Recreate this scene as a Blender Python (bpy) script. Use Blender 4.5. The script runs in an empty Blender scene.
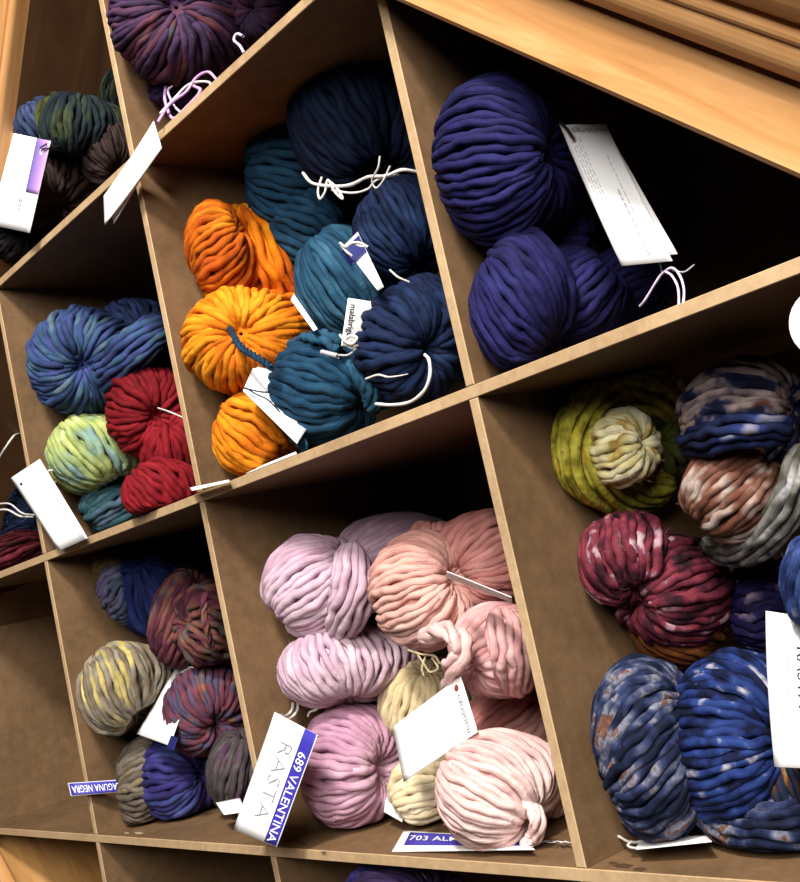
import bpy, math, random
import numpy as np
from mathutils import Matrix, Vector

scene = bpy.context.scene
COL = scene.collection

# ------------------------------------------------------------------ camera
CAM = np.array([0.8195430906653975, -0.44288181254312436, 0.6524559239338233])
ROT = np.array([[0.5989710261234629, 0.7537783881299936, 0.2702810601073531],
                [0.5021515773737155, -0.09064776518516175, -0.8600155673056303],
                [-0.6237607740197322, 0.6508464674983528, -0.43280639151844813]])  # rows: right, down, forward
FPX = 1152.9252246496108
cam_data = bpy.data.cameras.new('camera')
cam = bpy.data.objects.new('camera', cam_data)
COL.objects.link(cam)
m = Matrix.Identity(4)
for i in range(3):
    m[i][0] = ROT[0][i]; m[i][1] = -ROT[1][i]; m[i][2] = -ROT[2][i]; m[i][3] = CAM[i]
cam.matrix_world = m
cam_data.sensor_fit = 'VERTICAL'
cam_data.sensor_height = 24.0
cam_data.lens = 24.0 * FPX / 882.0
cam_data.clip_start = 0.01
scene.camera = cam

# ------------------------------------------------------------------ world, lights, exposure
world = bpy.data.worlds.new('world'); scene.world = world; world.use_nodes = True
world.node_tree.nodes['Background'].inputs[0].default_value = (0.95, 0.97, 1.0, 1)
world.node_tree.nodes['Background'].inputs[1].default_value = 0.015

def area_light(name, loc, target, size, power, color):
    ld = bpy.data.lights.new(name, 'AREA'); ld.shape = 'DISK'; ld.size = size; ld.energy = power; ld.color = color
    o = bpy.data.objects.new(name, ld); COL.objects.link(o); o.location = loc
    d = Vector(target) - Vector(loc)
    o.rotation_euler = d.to_track_quat('-Z', 'Y').to_euler()
    return o
area_light('ceiling_lamp', (-0.10, -1.10, 2.05), (0.25, 0.0, 0.1), 0.34, 60, (1.0, 0.955, 0.90))
area_light('ceiling_lamp', (0.65, -1.7, 2.0), (0.25, 0.0, 0.1), 1.3, 52, (1.0, 0.96, 0.92))
scene.view_settings.view_transform = 'Standard'
scene.view_settings.look = 'None'
scene.view_settings.gamma = 1.0
scene.view_settings.use_curve_mapping = False
scene.view_settings.exposure = 0.35

# ------------------------------------------------------------------ geometry of the lattice
ANG = math.radians(43.448338447624515)
U = np.array([math.cos(ANG), 0, math.sin(ANG)])     # direction of the long diagonal shelves
V = np.array([math.sin(ANG), 0, -math.cos(ANG)])    # direction of the short dividers
PU, PV, TH, DEPTH = 0.30, 0.261232, 0.0069294, 0.219
UOFF = {1: -0.00226}
VOFF = {-1: -0.005247}
def upos(k): return k * PU + UOFF.get(k, 0)
def vpos(k): return k * PV + VOFF.get(k, 0)
OX0, OX1, OZ0, OZ1 = -0.1845, 1.02, -0.400, 0.587    # inside of the case
RAILZ = -0.379                                        # top of the bottom rail

def at(x, y, Y):
    """the place in the cabinet, at depth Y behind its front plane, seen at a pixel"""
    d = ROT.T @ np.array([(x - 400) / FPX, (y - 441) / FPX, 1.0])
    return CAM + (Y - CAM[1]) / d[1] * d
def dist(P): return float(ROT[2] @ (P - CAM))
def mpp(P): return dist(P) / FPX

# ------------------------------------------------------------------ object helpers
def base_name(n): return n
def empty(name, loc, label=None, cat=None, group=None):
    o = bpy.data.objects.new(name, None); COL.objects.link(o); o.location = loc
    o.empty_display_size = 0.02
    if label: o['label'] = label
    if cat: o['category'] = cat
    if group: o['group'] = group
    return o
def mesh_obj(name, verts, faces, mat, parent=None, smooth=False, uv=None, uv2=None, label=None, mats=None, fmat=None):
    me = bpy.data.meshes.new(name)
    verts = np.asarray(verts, dtype=np.float64)
    if parent is not None:
        p = parent; off = np.zeros(3)
        while p is not None:
            off += np.array(p.location); p = p.parent
        verts = verts - off
    if isinstance(faces, np.ndarray):
        nf, k = faces.shape
        me.vertices.add(len(verts)); me.vertices.foreach_set('co', verts.astype(np.float32).ravel())
        me.loops.add(nf * k); me.loops.foreach_set('vertex_index', faces.astype(np.int32).ravel())
        me.polygons.add(nf); me.polygons.foreach_set('loop_start', np.arange(0, nf * k, k, dtype=np.int32))
        me.polygons.foreach_set('loop_total', np.full(nf, k, dtype=np.int32))
        me.update(calc_edges=True)
    else:
        me.from_pydata([tuple(v) for v in verts], [], faces)
        me.update()
    if smooth: me.polygons.foreach_set('use_smooth', np.ones(len(me.polygons), dtype=bool))
    for nm, a in (('yarn', uv), ('yarn_around', uv2)):
        if a is not None:
            l = me.uv_layers.new(name=nm); idx = np.empty(len(me.loops), dtype=np.int32)
            me.loops.foreach_get('vertex_index', idx)
            l.data.foreach_set('uv', a[idx].astype(np.float32).ravel())
    for mm in (mats or [mat]): me.materials.append(mm)
    if fmat is not None: me.polygons.foreach_set('material_index', np.asarray(fmat, dtype=np.int32))
    o = bpy.data.objects.new(name, me); COL.objects.link(o)
    if parent is not None: o.parent = parent
    if label: o['label'] = label
    return o

# ------------------------------------------------------------------ materials
def new_mat(name):
    mt = bpy.data.materials.new(name); mt.use_nodes = True
    nt = mt.node_tree; b = nt.nodes['Principled BSDF']
    return mt, nt, b
def srgb(c):
    if isinstance(c, str):
        c = tuple(int(c[i:i + 2], 16) / 255 for i in (0, 2, 4))
    return tuple((x / 12.92 if x <= 0.04045 else ((x + 0.055) / 1.055) ** 2.4) for x in c) + (1,)
def ramp(nt, stops, interp='LINEAR'):
    r = nt.nodes.new('ShaderNodeValToRGB'); cr = r.color_ramp; cr.interpolation = interp
    while len(cr.elements) > 1: cr.elements.remove(cr.elements[-1])
    cr.elements[0].position = stops[0][0]; cr.elements[0].color = srgb(stops[0][1])
    for p, c in stops[1:]:
        e = cr.elements.new(p); e.color = srgb(c)
    return r
def fibreboard(name, c1, c2, scale=90):
    mt, nt, b = new_mat(name); N = nt.nodes; L = nt.links
    tc = N.new('ShaderNodeTexCoord')
    n1 = N.new('ShaderNodeTexNoise'); n1.inputs['Scale'].default_value = scale; n1.inputs['Detail'].default_value = 6; n1.inputs['Roughness'].default_value = 0.7
    n2 = N.new('ShaderNodeTexNoise'); n2.inputs['Scale'].default_value = 14; n2.inputs['Detail'].default_value = 4
    L.new(tc.outputs['Object'], n1.inputs['Vector']); L.new(tc.outputs['Object'], n2.inputs['Vector'])
    mx = N.new('ShaderNodeMath'); mx.operation = 'ADD'
    h = N.new('ShaderNodeMath'); h.operation = 'MULTIPLY'; h.inputs[1].default_value = 0.5
    L.new(n1.outputs['Fac'], mx.inputs[0]); L.new(n2.outputs['Fac'], mx.inputs[1]); L.new(mx.outputs[0], h.inputs[0])
    r = ramp(nt, [(0.36, c1), (0.62, c2)])
    L.new(h.outputs[0], r.inputs['Fac']); L.new(r.outputs['Color'], b.inputs['Base Color'])
    b.inputs['Roughness'].default_value = 0.62; b.inputs['Specular IOR Level'].default_value = 0.25
    bp = N.new('ShaderNodeBump'); bp.inputs['Strength'].default_value = 0.15; bp.inputs['Distance'].default_value = 0.001
    L.new(n1.outputs['Fac'], bp.inputs['Height']); L.new(bp.outputs['Normal'], b.inputs['Normal'])
    return mt
def wood(name, c1, c2, c3, grain, rough=0.4):
    mt, nt, b = new_mat(name); N = nt.nodes; L = nt.links
    tc = N.new('ShaderNodeTexCoord'); mp = N.new('ShaderNodeMapping'); mp.inputs['Scale'].default_value = grain
    L.new(tc.outputs['Object'], mp.inputs['Vector'])
    n1 = N.new('ShaderNodeTexNoise'); n1.inputs['Scale'].default_value = 1.0; n1.inputs['Detail'].default_value = 7; n1.inputs['Roughness'].default_value = 0.62; n1.inputs['Distortion'].default_value = 0.6
    L.new(mp.outputs[0], n1.inputs['Vector'])
    r = ramp(nt, [(0.28, c1), (0.5, c2), (0.72, c3)])
    L.new(n1.outputs['Fac'], r.inputs['Fac']); L.new(r.outputs['Color'], b.inputs['Base Color'])
    b.inputs['Roughness'].default_value = rough; b.inputs['Specular IOR Level'].default_value = 0.4
    bp = N.new('ShaderNodeBump'); bp.inputs['Strength'].default_value = 0.08; bp.inputs['Distance'].default_value = 0.001
    L.new(n1.outputs['Fac'], bp.inputs['Height']); L.new(bp.outputs['Normal'], b.inputs['Normal'])
    return mt
M_FACE = fibreboard('fibreboard_face', '5e4830', '7a5e42')
M_EDGE = fibreboard('fibreboard_edge', 'a08462', 'bfa27c', 140)
M_BACK = fibreboard('fibreboard_back', '4a3e32', '5c4e40', 60)
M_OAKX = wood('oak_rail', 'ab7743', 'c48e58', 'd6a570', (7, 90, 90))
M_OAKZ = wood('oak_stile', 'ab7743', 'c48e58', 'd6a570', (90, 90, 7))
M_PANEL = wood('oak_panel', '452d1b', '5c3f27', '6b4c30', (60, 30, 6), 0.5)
M_BOTTOM = wood('oak_bottom', '9a6c3c', 'b98a52', 'c99a60', (8, 60, 60), 0.45)

def plain(name, c, rough=0.6, spec=0.3):
    mt, nt, b = new_mat(name)
    b.inputs['Base Color'].default_value = srgb(c); b.inputs['Roughness'].default_value = rough
    b.inputs['Specular IOR Level'].default_value = spec
    n = nt.nodes.new('ShaderNodeTexNoise'); n.inputs['Scale'].default_value = 400
    bp = nt.nodes.new('ShaderNodeBump'); bp.inputs['Strength'].default_value = 0.05; bp.inputs['Distance'].default_value = 0.0005
    nt.links.new(n.outputs['Fac'], bp.inputs['Height']); nt.links.new(bp.outputs['Normal'], b.inputs['Normal'])
    return mt
M_PAPER = plain('white_card', 'f4f3f2', 0.55)
M_BAND = plain('blue_ink', '3a34a0', 0.5)
M_NAVYBAND = plain('navy_ink', '1c2260', 0.5)
M_INK = plain('black_ink', '26262a', 0.6)
M_GREYINK = plain('grey_ink', '8e8c90', 0.6)
M_LIGHTINK = plain('pale_grey_ink', 'b4b2b6', 0.6)
M_WHITEINK = plain('white_print', 'f4f3f6', 0.6)
M_REDINK = plain('red_ink', '7a3a30', 0.6)
M_COTTON = plain('white_cotton', 'cfcbc6', 0.8)
M_LILACCOTTON = plain('lilac_cotton', 'c79ad0', 0.8)
M_PALELILAC = plain('pale_lilac_cotton', 'cdbfdc', 0.8)
M_GREYCOTTON = plain('grey_cotton', 'a9a9ad', 0.8)
M_PLASTER = plain('plaster', 'cfc8bd', 0.8)
M_FLOORING = wood('floor_wood', '2c241c', '3a3026', '463a2e', (5, 40, 40), 0.5)
def grad_mat():
    mt, nt, b = new_mat('purple_wash_ink'); N = nt.nodes
    at_ = N.new('ShaderNodeUVMap'); at_.uv_map = 'yarn'
    s = N.new('ShaderNodeSeparateXYZ'); nt.links.new(at_.outputs[0], s.inputs[0])
    r = ramp(nt, [(0.0, 'd8a8e0'), (0.35, 'b48cd0'), (1.0, '6a60b4')])
    nt.links.new(s.outputs['X'], r.inputs['Fac']); nt.links.new(r.outputs['Color'], b.inputs['Base Color'])
    b.inputs['Roughness'].default_value = 0.5
    return mt
M_WASH = grad_mat()

def shade(c, val, sat):
    q = np.array([int(c[i:i + 2], 16) / 255 for i in (0, 2, 4)]); g = q @ np.array([.3, .59, .11])
    return tuple(np.clip((g + (q - g) * sat) * val, 0, 1))
_VAL = 0.93
def yarn(name, stops, scale=18.0, strand=0.35, mott=0.25, detail=2.0, seed=0.0, sharp=None, sheen=0.0, val=0.80, sat=0.78):
    """hand-dyed wool: dye patches in space, jittered per strand, with fibre relief along the strand"""
    mt, nt, b = new_mat(name); N = nt.nodes; L = nt.links
    tc = N.new('ShaderNodeTexCoord')
    uv = N.new('ShaderNodeUVMap'); uv.uv_map = 'yarn'
    uv2 = N.new('ShaderNodeUVMap'); uv2.uv_map = 'yarn_around'
    s1 = N.new('ShaderNodeSeparateXYZ'); L.new(uv.outputs[0], s1.inputs[0])
    s2 = N.new('ShaderNodeSeparateXYZ'); L.new(uv2.outputs[0], s2.inputs[0])
    # dye coordinates
    c = N.new('ShaderNodeCombineXYZ')
    k = N.new('ShaderNodeMath'); k.operation = 'MULTIPLY'; k.inputs[1].default_value = strand; L.new(s1.outputs['Y'], k.inputs[0])
    for i in range(3): L.new(k.outputs[0], c.inputs[i])
    sc = N.new('ShaderNodeVectorMath'); sc.operation = 'SCALE'; sc.inputs['Scale'].default_value = scale
    L.new(tc.outputs['Object'], sc.inputs[0])
    ad = N.new('ShaderNodeVectorMath'); ad.operation = 'ADD'; L.new(sc.outputs[0], ad.inputs[0]); L.new(c.outputs[0], ad.inputs[1])
    ad2 = N.new('ShaderNodeVectorMath'); ad2.operation = 'ADD'; ad2.inputs[1].default_value = (seed, seed * 1.7, -seed); L.new(ad.outputs[0], ad2.inputs[0])
    n1 = N.new('ShaderNodeTexNoise'); n1.inputs['Scale'].default_value = 1.0; n1.inputs['Detail'].default_value = detail; n1.inputs['Roughness'].default_value = 0.55
    L.new(ad2.outputs[0], n1.inputs['Vector'])
    r = ramp(nt, [(p_, shade(c_, val * _VAL, sat)) for p_, c_ in stops]); L.new(n1.outputs['Fac'], r.inputs['Fac'])
    # mottling along each strand
    c3 = N.new('ShaderNodeCombineXYZ')
    a = N.new('ShaderNodeMath'); a.operation = 'MULTIPLY'; a.inputs[1].default_value = 70; L.new(s1.outputs['X'], a.inputs[0])
    bb = N.new('ShaderNodeMath'); bb.operation = 'MULTIPLY'; bb.inputs[1].default_value = 91; L.new(s1.outputs['Y'], bb.inputs[0])
    L.new(a.outputs[0], c3.inputs[0]); L.new(bb.outputs[0], c3.inputs[1]); L.new(s2.outputs['X'], c3.inputs[2])
    n2 = N.new('ShaderNodeTexNoise'); n2.inputs['Scale'].default_value = 1.0; n2.inputs['Detail'].default_value = 2; L.new(c3.outputs[0], n2.inputs['Vector'])
    mr = N.new('ShaderNodeMapRange'); mr.inputs['From Min'].default_value = 0.3; mr.inputs['From Max'].default_value = 0.7
    mr.inputs['To Min'].default_value = 1 - mott * 1.5; mr.inputs['To Max'].default_value = 1 + mott * 1.3; L.new(n2.outputs['Fac'], mr.inputs['Value'])
    mul = N.new('ShaderNodeVectorMath'); mul.operation = 'SCALE'; L.new(r.outputs['Color'], mul.inputs[0]); L.new(mr.outputs[0], mul.inputs['Scale'])
    L.new(mul.outputs[0], b.inputs['Base Color'])
    b.inputs['Roughness'].default_value = 0.8; b.inputs['Specular IOR Level'].default_value = 0.15
    b.inputs['Sheen Weight'].default_value = sheen; b.inputs['Sheen Roughness'].default_value = 0.4
    # fibres: fine streaks that run along and slowly around the strand
    c4 = N.new('ShaderNodeCombineXYZ')
    f1 = N.new('ShaderNodeMath'); f1.operation = 'MULTIPLY'; f1.inputs[1].default_value = 130; L.new(s1.outputs['X'], f1.inputs[0])
    f2 = N.new('ShaderNodeMath'); f2.operation = 'MULTIPLY_ADD'; f2.inputs[1].default_value = 16; L.new(s2.outputs['X'], f2.inputs[0])
    f3 = N.new('ShaderNodeMath'); f3.operation = 'MULTIPLY'; f3.inputs[1].default_value = 120; L.new(s1.outputs['X'], f3.inputs[0]); L.new(f3.outputs[0], f2.inputs[2])
    L.new(f1.outputs[0], c4.inputs[0]); L.new(f2.outputs[0], c4.inputs[1]); L.new(bb.outputs[0], c4.inputs[2])
    n3 = N.new('ShaderNodeTexNoise'); n3.inputs['Scale'].default_value = 1.0; n3.inputs['Detail'].default_value = 3; L.new(c4.outputs[0], n3.inputs['Vector'])
    bp = N.new('ShaderNodeBump'); bp.inputs['Strength'].default_value = 0.75; bp.inputs['Distance'].default_value = 0.0015
    L.new(n3.outputs['Fac'], bp.inputs['Height']); L.new(bp.outputs['Normal'], b.inputs['Normal'])
    return mt

# ------------------------------------------------------------------ the cabinet
def box(x0, x1, y0, y1, z0, z1):
    v = [(x, y, z) for x in (x0, x1) for y in (y0, y1) for z in (z0, z1)]
    f = [(0, 1, 3, 2), (4, 6, 7, 5), (0, 4, 5, 1), (2, 3, 7, 6), (0, 2, 6, 4), (1, 5, 7, 3)]
    return v, f
cabinet = empty('display_cabinet', (0.4, 0.11, -0.55),
                'oak cabinet with a lattice of brown fibreboard cubbyholes full of yarn', 'cabinet')
def clip_board(P0, D, n, th, lo=-9, hi=9):
    """board in the XZ plane from P0+lo*D to P0+hi*D, cut off by the cabinet's inner box; returns the outline"""
    quad = [P0 + D * lo - n * th / 2, P0 + D * hi - n * th / 2, P0 + D * hi + n * th / 2, P0 + D * lo + n * th / 2]
    poly = [(q[0], q[2]) for q in quad]
    for ax, val, sgn in ((0, OX0, 1), (0, OX1, -1), (1, OZ0, 1), (1, OZ1, -1)):
        out = []
        for i in range(len(poly)):
            p, q = poly[i], poly[(i + 1) % len(poly)]
            dp, dq = (p[ax] - val) * sgn, (q[ax] - val) * sgn
            if dp >= 0: out.append(p)
            if dp * dq < 0:
                s = dp / (dp - dq); out.append((p[0] + s * (q[0] - p[0]), p[1] + s * (q[1] - p[1])))
        poly = out
        if not poly: return None
    return poly
def prism_y(poly, y0, y1, bev=0.0006):
    """polygon in XZ, extruded along Y with a small arris on the front edge; last ring is the front face"""
    n = len(poly); cx = sum(p[0] for p in poly) / n; cz = sum(p[1] for p in poly) / n
    v = []
    for (y, ins) in ((y1, 0), (y0 + bev, 0), (y0, bev)):
        for i, p in enumerate(poly):
            if ins:
                a = np.array(poly[i - 1]); b_ = np.array(p); c = np.array(poly[(i + 1) % n])
                e1 = (a - b_) / np.linalg.norm(a - b_); e2 = (c - b_) / np.linalg.norm(c - b_)
                q = b_ + (e1 + e2) * ins
                v.append((q[0], y, q[1]))
            else: v.append((p[0], y, p[1]))
    f = [tuple(range(n))]; fm = [0]
    for k in range(2):
        for i in range(n):
            j = (i + 1) % n
            f.append((k * n + i, k * n + j, (k + 1) * n + j, (k + 1) * n + i)); fm.append(0 if k == 0 else 1)
    f.append(tuple(range(3 * n - 1, 2 * n - 1, -1))); fm.append(1)
    return v, f, fm
for k in range(-3, 4):
    poly = clip_board(V * vpos(k), U, V, TH, -3, 3)
    if poly and len(poly) > 2:
        v, f, fm = prism_y(poly, 0, DEPTH); mesh_obj('shelf_board', v, f, None, cabinet, mats=[M_FACE, M_EDGE], fmat=fm)
for j in range(-3, 6):
    for k in range(-4, 4):
        lo = vpos(k) + TH / 2 + 0.0002; hi = vpos(k + 1) - TH / 2 - 0.0002
        poly = clip_board(U * upos(j), V, U, TH, lo, hi)
        if poly and len(poly) > 2:
            v, f, fm = prism_y(poly, 0, DEPTH); mesh_obj('divider_board', v, f, None, cabinet, mats=[M_FACE, M_EDGE], fmat=fm)
v, f = box(OX0 - 0.03, OX1 + 0.03, DEPTH, DEPTH + 0.006, OZ0 - 0.05, OZ1 + 0.08); mesh_obj('back_panel', v, f, M_BACK, cabinet)
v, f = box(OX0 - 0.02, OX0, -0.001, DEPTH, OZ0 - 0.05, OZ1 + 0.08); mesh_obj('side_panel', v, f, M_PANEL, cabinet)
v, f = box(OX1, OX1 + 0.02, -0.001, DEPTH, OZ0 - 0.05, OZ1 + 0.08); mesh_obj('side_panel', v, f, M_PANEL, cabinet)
v, f = box(OX0, OX1, -0.001, DEPTH, OZ0 - 0.02, OZ0); mesh_obj('bottom_panel', v, f, M_BOTTOM, cabinet)
v, f = box(OX0, OX1, -0.001, DEPTH, OZ1, OZ1 + 0.02); mesh_obj('top_panel', v, f, M_PANEL, cabinet)

def profile_run(name, prof, axis, a0, a1, mat, parent):
    """extrude a closed profile of (out, across) points along x or z"""
    n = len(prof); v = []
    for s in (a0, a1):
        for (o_, c_) in prof:
            v.append((s, o_, c_) if axis == 'x' else (c_, o_, s))
    f = [(i, (i + 1) % n, n + (i + 1) % n, n + i) for i in range(n)] + [tuple(range(n)), tuple(range(2 * n - 1, n - 1, -1))]
    o = mesh_obj(name, v, f, mat, parent)
    return o
def arc(cx, cy, r, a0, a1, n=7):
    return [(cx + r * math.cos(math.radians(a0 + (a1 - a0) * i / n)), cy + r * math.sin(math.radians(a0 + (a1 - a0) * i / n))) for i in range(n + 1)]
FY = -0.018
z = OZ1
# top rail (flat oak board), then the crown moulding that steps out above it
rail = [(-0.001, z), (FY + 0.002, z)] + [(FY, z + 0.002), (FY, z + 0.031), (-0.001, z + 0.031)]
profile_run('top_rail', rail, 'x', OX0 - 0.09, OX1 + 0.07, M_OAKX, cabinet)
zc = z + 0.031
crown = [(-0.001, zc), (-0.0135, zc), (-0.0135, zc + 0.0025), (-0.021, zc + 0.0025)]
crown += [(-0.021 - 0.010 * math.sin(t), zc + 0.0025 + 0.012 * (1 - math.cos(t))) for t in [math.pi / 2 * i / 8 for i in range(1, 9)]]
crown += arc(-0.031, zc + 0.0175, 0.003, 270, 90, 6)
crown += [(-0.0305, zc + 0.022)]
crown += [(-0.031 - 0.016 * math.sin(t), zc + 0.022 + 0.018 * (1 - math.cos(t))) for t in [math.pi / 2 * i / 8 for i in range(1, 9)]]
crown += [(-0.050, zc + 0.041), (-0.050, zc + 0.050), (-0.060, zc + 0.052), (-0.064, zc + 0.052), (-0.064, zc + 0.090), (-0.001, zc + 0.090)]
profile_run('crown_moulding', crown, 'x', OX0 - 0.11, OX1 + 0.09, M_OAKX, cabinet)
# left and right stiles with a beaded edge
def stile(x_in, s):
    p = [(-0.001, x_in), (FY + 0.006, x_in)] + [(FY + 0.006 - 0.005 * math.sin(t), x_in + s * 0.005 * (1 - math.cos(t))) for t in [math.pi / 2 * i / 6 for i in range(1, 7)]]
    p += [(FY + 0.0022, x_in + s * 0.0062), (FY, x_in + s * 0.0068), (FY, x_in + s * 0.07), (-0.001, x_in + s * 0.07)]
    profile_run('stile', p, 'z', OZ0 - 0.14, OZ1 - 0.0005, M_OAKZ, cabinet)
stile(OX0, -1); stile(OX1, 1)
brail = [(-0.0015, RAILZ), (FY + 0.003, RAILZ), (FY, RAILZ - 0.003), (FY, OZ0 - 0.13), (-0.0015, OZ0 - 0.13)]
profile_run('bottom_rail', brail, 'x', OX0 + 0.0005, OX1 - 0.0005, M_OAKX, cabinet)
v, f = box(OX0 - 0.06, OX1 + 0.06, 0.0, DEPTH + 0.006, OZ0 - 0.171, OZ0 - 0.0505); mesh_obj('plinth', v, f, M_OAKX, cabinet)

# the room around it
def struct(name, v, f, mt):
    o = mesh_obj(name, v, f, mt); o['kind'] = 'structure'; return o
v, f = box(-1.6, 2.6, DEPTH + 0.012, DEPTH + 0.05, OZ0 - 0.171, 2.3); struct('wall_back', v, f, M_PLASTER)
v, f = box(-1.6, 2.6, -2.6, DEPTH + 0.05, OZ0 - 0.20, OZ0 - 0.171); struct('floor', v, f, M_FLOORING)

# ------------------------------------------------------------------ yarn geometry
def tubes(paths, normals, radii, lens, rnd, sides=7):
    """many tubes at once. paths (N,K,3), normals (N,K,3) pointing out of the ball, radii (N,K)"""
    N, K, _ = paths.shape
    T = np.gradient(paths, axis=1); T /= np.linalg.norm(T, axis=2, keepdims=True) + 1e-12
    Bn = np.cross(T, normals); Bn /= np.linalg.norm(Bn, axis=2, keepdims=True) + 1e-12
    Nn = np.cross(Bn, T)
    ang = np.linspace(0, 2 * np.pi, sides, endpoint=False) + np.pi
    ca, sa = np.cos(ang), np.sin(ang)
    P = paths[:, :, None, :] + radii[:, :, None, None] * (Nn[:, :, None, :] * ca[None, None, :, None] + Bn[:, :, None, :] * sa[None, None, :, None])
    V_ = P.reshape(-1, 3)
    i = np.arange(N)[:, None, None] * K * sides; k = np.arange(K - 1)[None, :, None] * sides; s = np.arange(sides)[None, None, :]; s2 = (s + 1) % sides
    F = np.stack([i + k + s, i + k + s2, i + k + sides + s2, i + k + sides + s], -1).reshape(-1, 4)
    step = np.linalg.norm(np.diff(paths, axis=1), axis=2); L = np.concatenate([np.zeros((N, 1)), np.cumsum(step, 1)], 1)
    uv = np.stack([np.broadcast_to(L[:, :, None], (N, K, sides)), np.broadcast_to(rnd[:, None, None], (N, K, sides))], -1).reshape(-1, 2)
    a2 = np.abs((ang - np.pi) / np.pi - 1)      # runs 0..1..0 around the strand, so there is no seam
    uv2 = np.stack([np.broadcast_to(a2[None, None, :], (N, K, sides)), np.broadcast_to(a2[None, None, :], (N, K, sides))], -1).reshape(-1, 2)
    return V_, F, uv, uv2
def wob(rng, N, K, amp, waves=2.5):
    t = np.linspace(0, 1, K)[None, :]
    out = np.zeros((N, K))
    for w in (1.0, 1.9, 3.1):
        out += np.sin(2 * np.pi * (t * waves * w * rng.uniform(.7, 1.3, (N, 1)) + rng.uniform(0, 1, (N, 1)))) / w
    return out * amp / 1.5
def softclip(x, lo, hi, m=0.005):
    x = np.where(x < lo + m, lo + m * np.exp((np.minimum(x, lo + m) - lo - m) / m), x)
    x = np.where(x > hi - m, hi - m * np.exp(-(np.maximum(x, hi - m) - hi + m) / m), x)
    return x
def clamp_cell(P, cell):
    if cell is None: return P
    j, k = cell
    u = P @ U; v = P @ V; e = TH / 2 + 0.0006
    u2 = softclip(u, upos(j) + e, upos(j + 1) - e); v2 = softclip(v, vpos(k) + e, vpos(k + 1) - e)
    y2 = softclip(P[:, 1], -9, DEPTH - 0.001)
    Q = P + np.outer(u2 - u, U) + np.outer(v2 - v, V); Q[:, 1] = y2
    Q[:, 0] = softclip(Q[:, 0], OX0 + 0.001, OX1 - 0.001, 0.006); Q[:, 2] = softclip(Q[:, 2], OZ0 + 0.001, OZ1 - 0.001, 0.006)
    return Q
def view_axes(P, ang=0):
    e3 = (CAM - P) / np.linalg.norm(CAM - P)
    e1 = ROT[0] - (ROT[0] @ e3) * e3; e1 /= np.linalg.norm(e1); e2 = np.cross(e3, e1)
    a = math.radians(ang); return e1 * math.cos(a) + e2 * math.sin(a), -e1 * math.sin(a) + e2 * math.cos(a), e3

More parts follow.
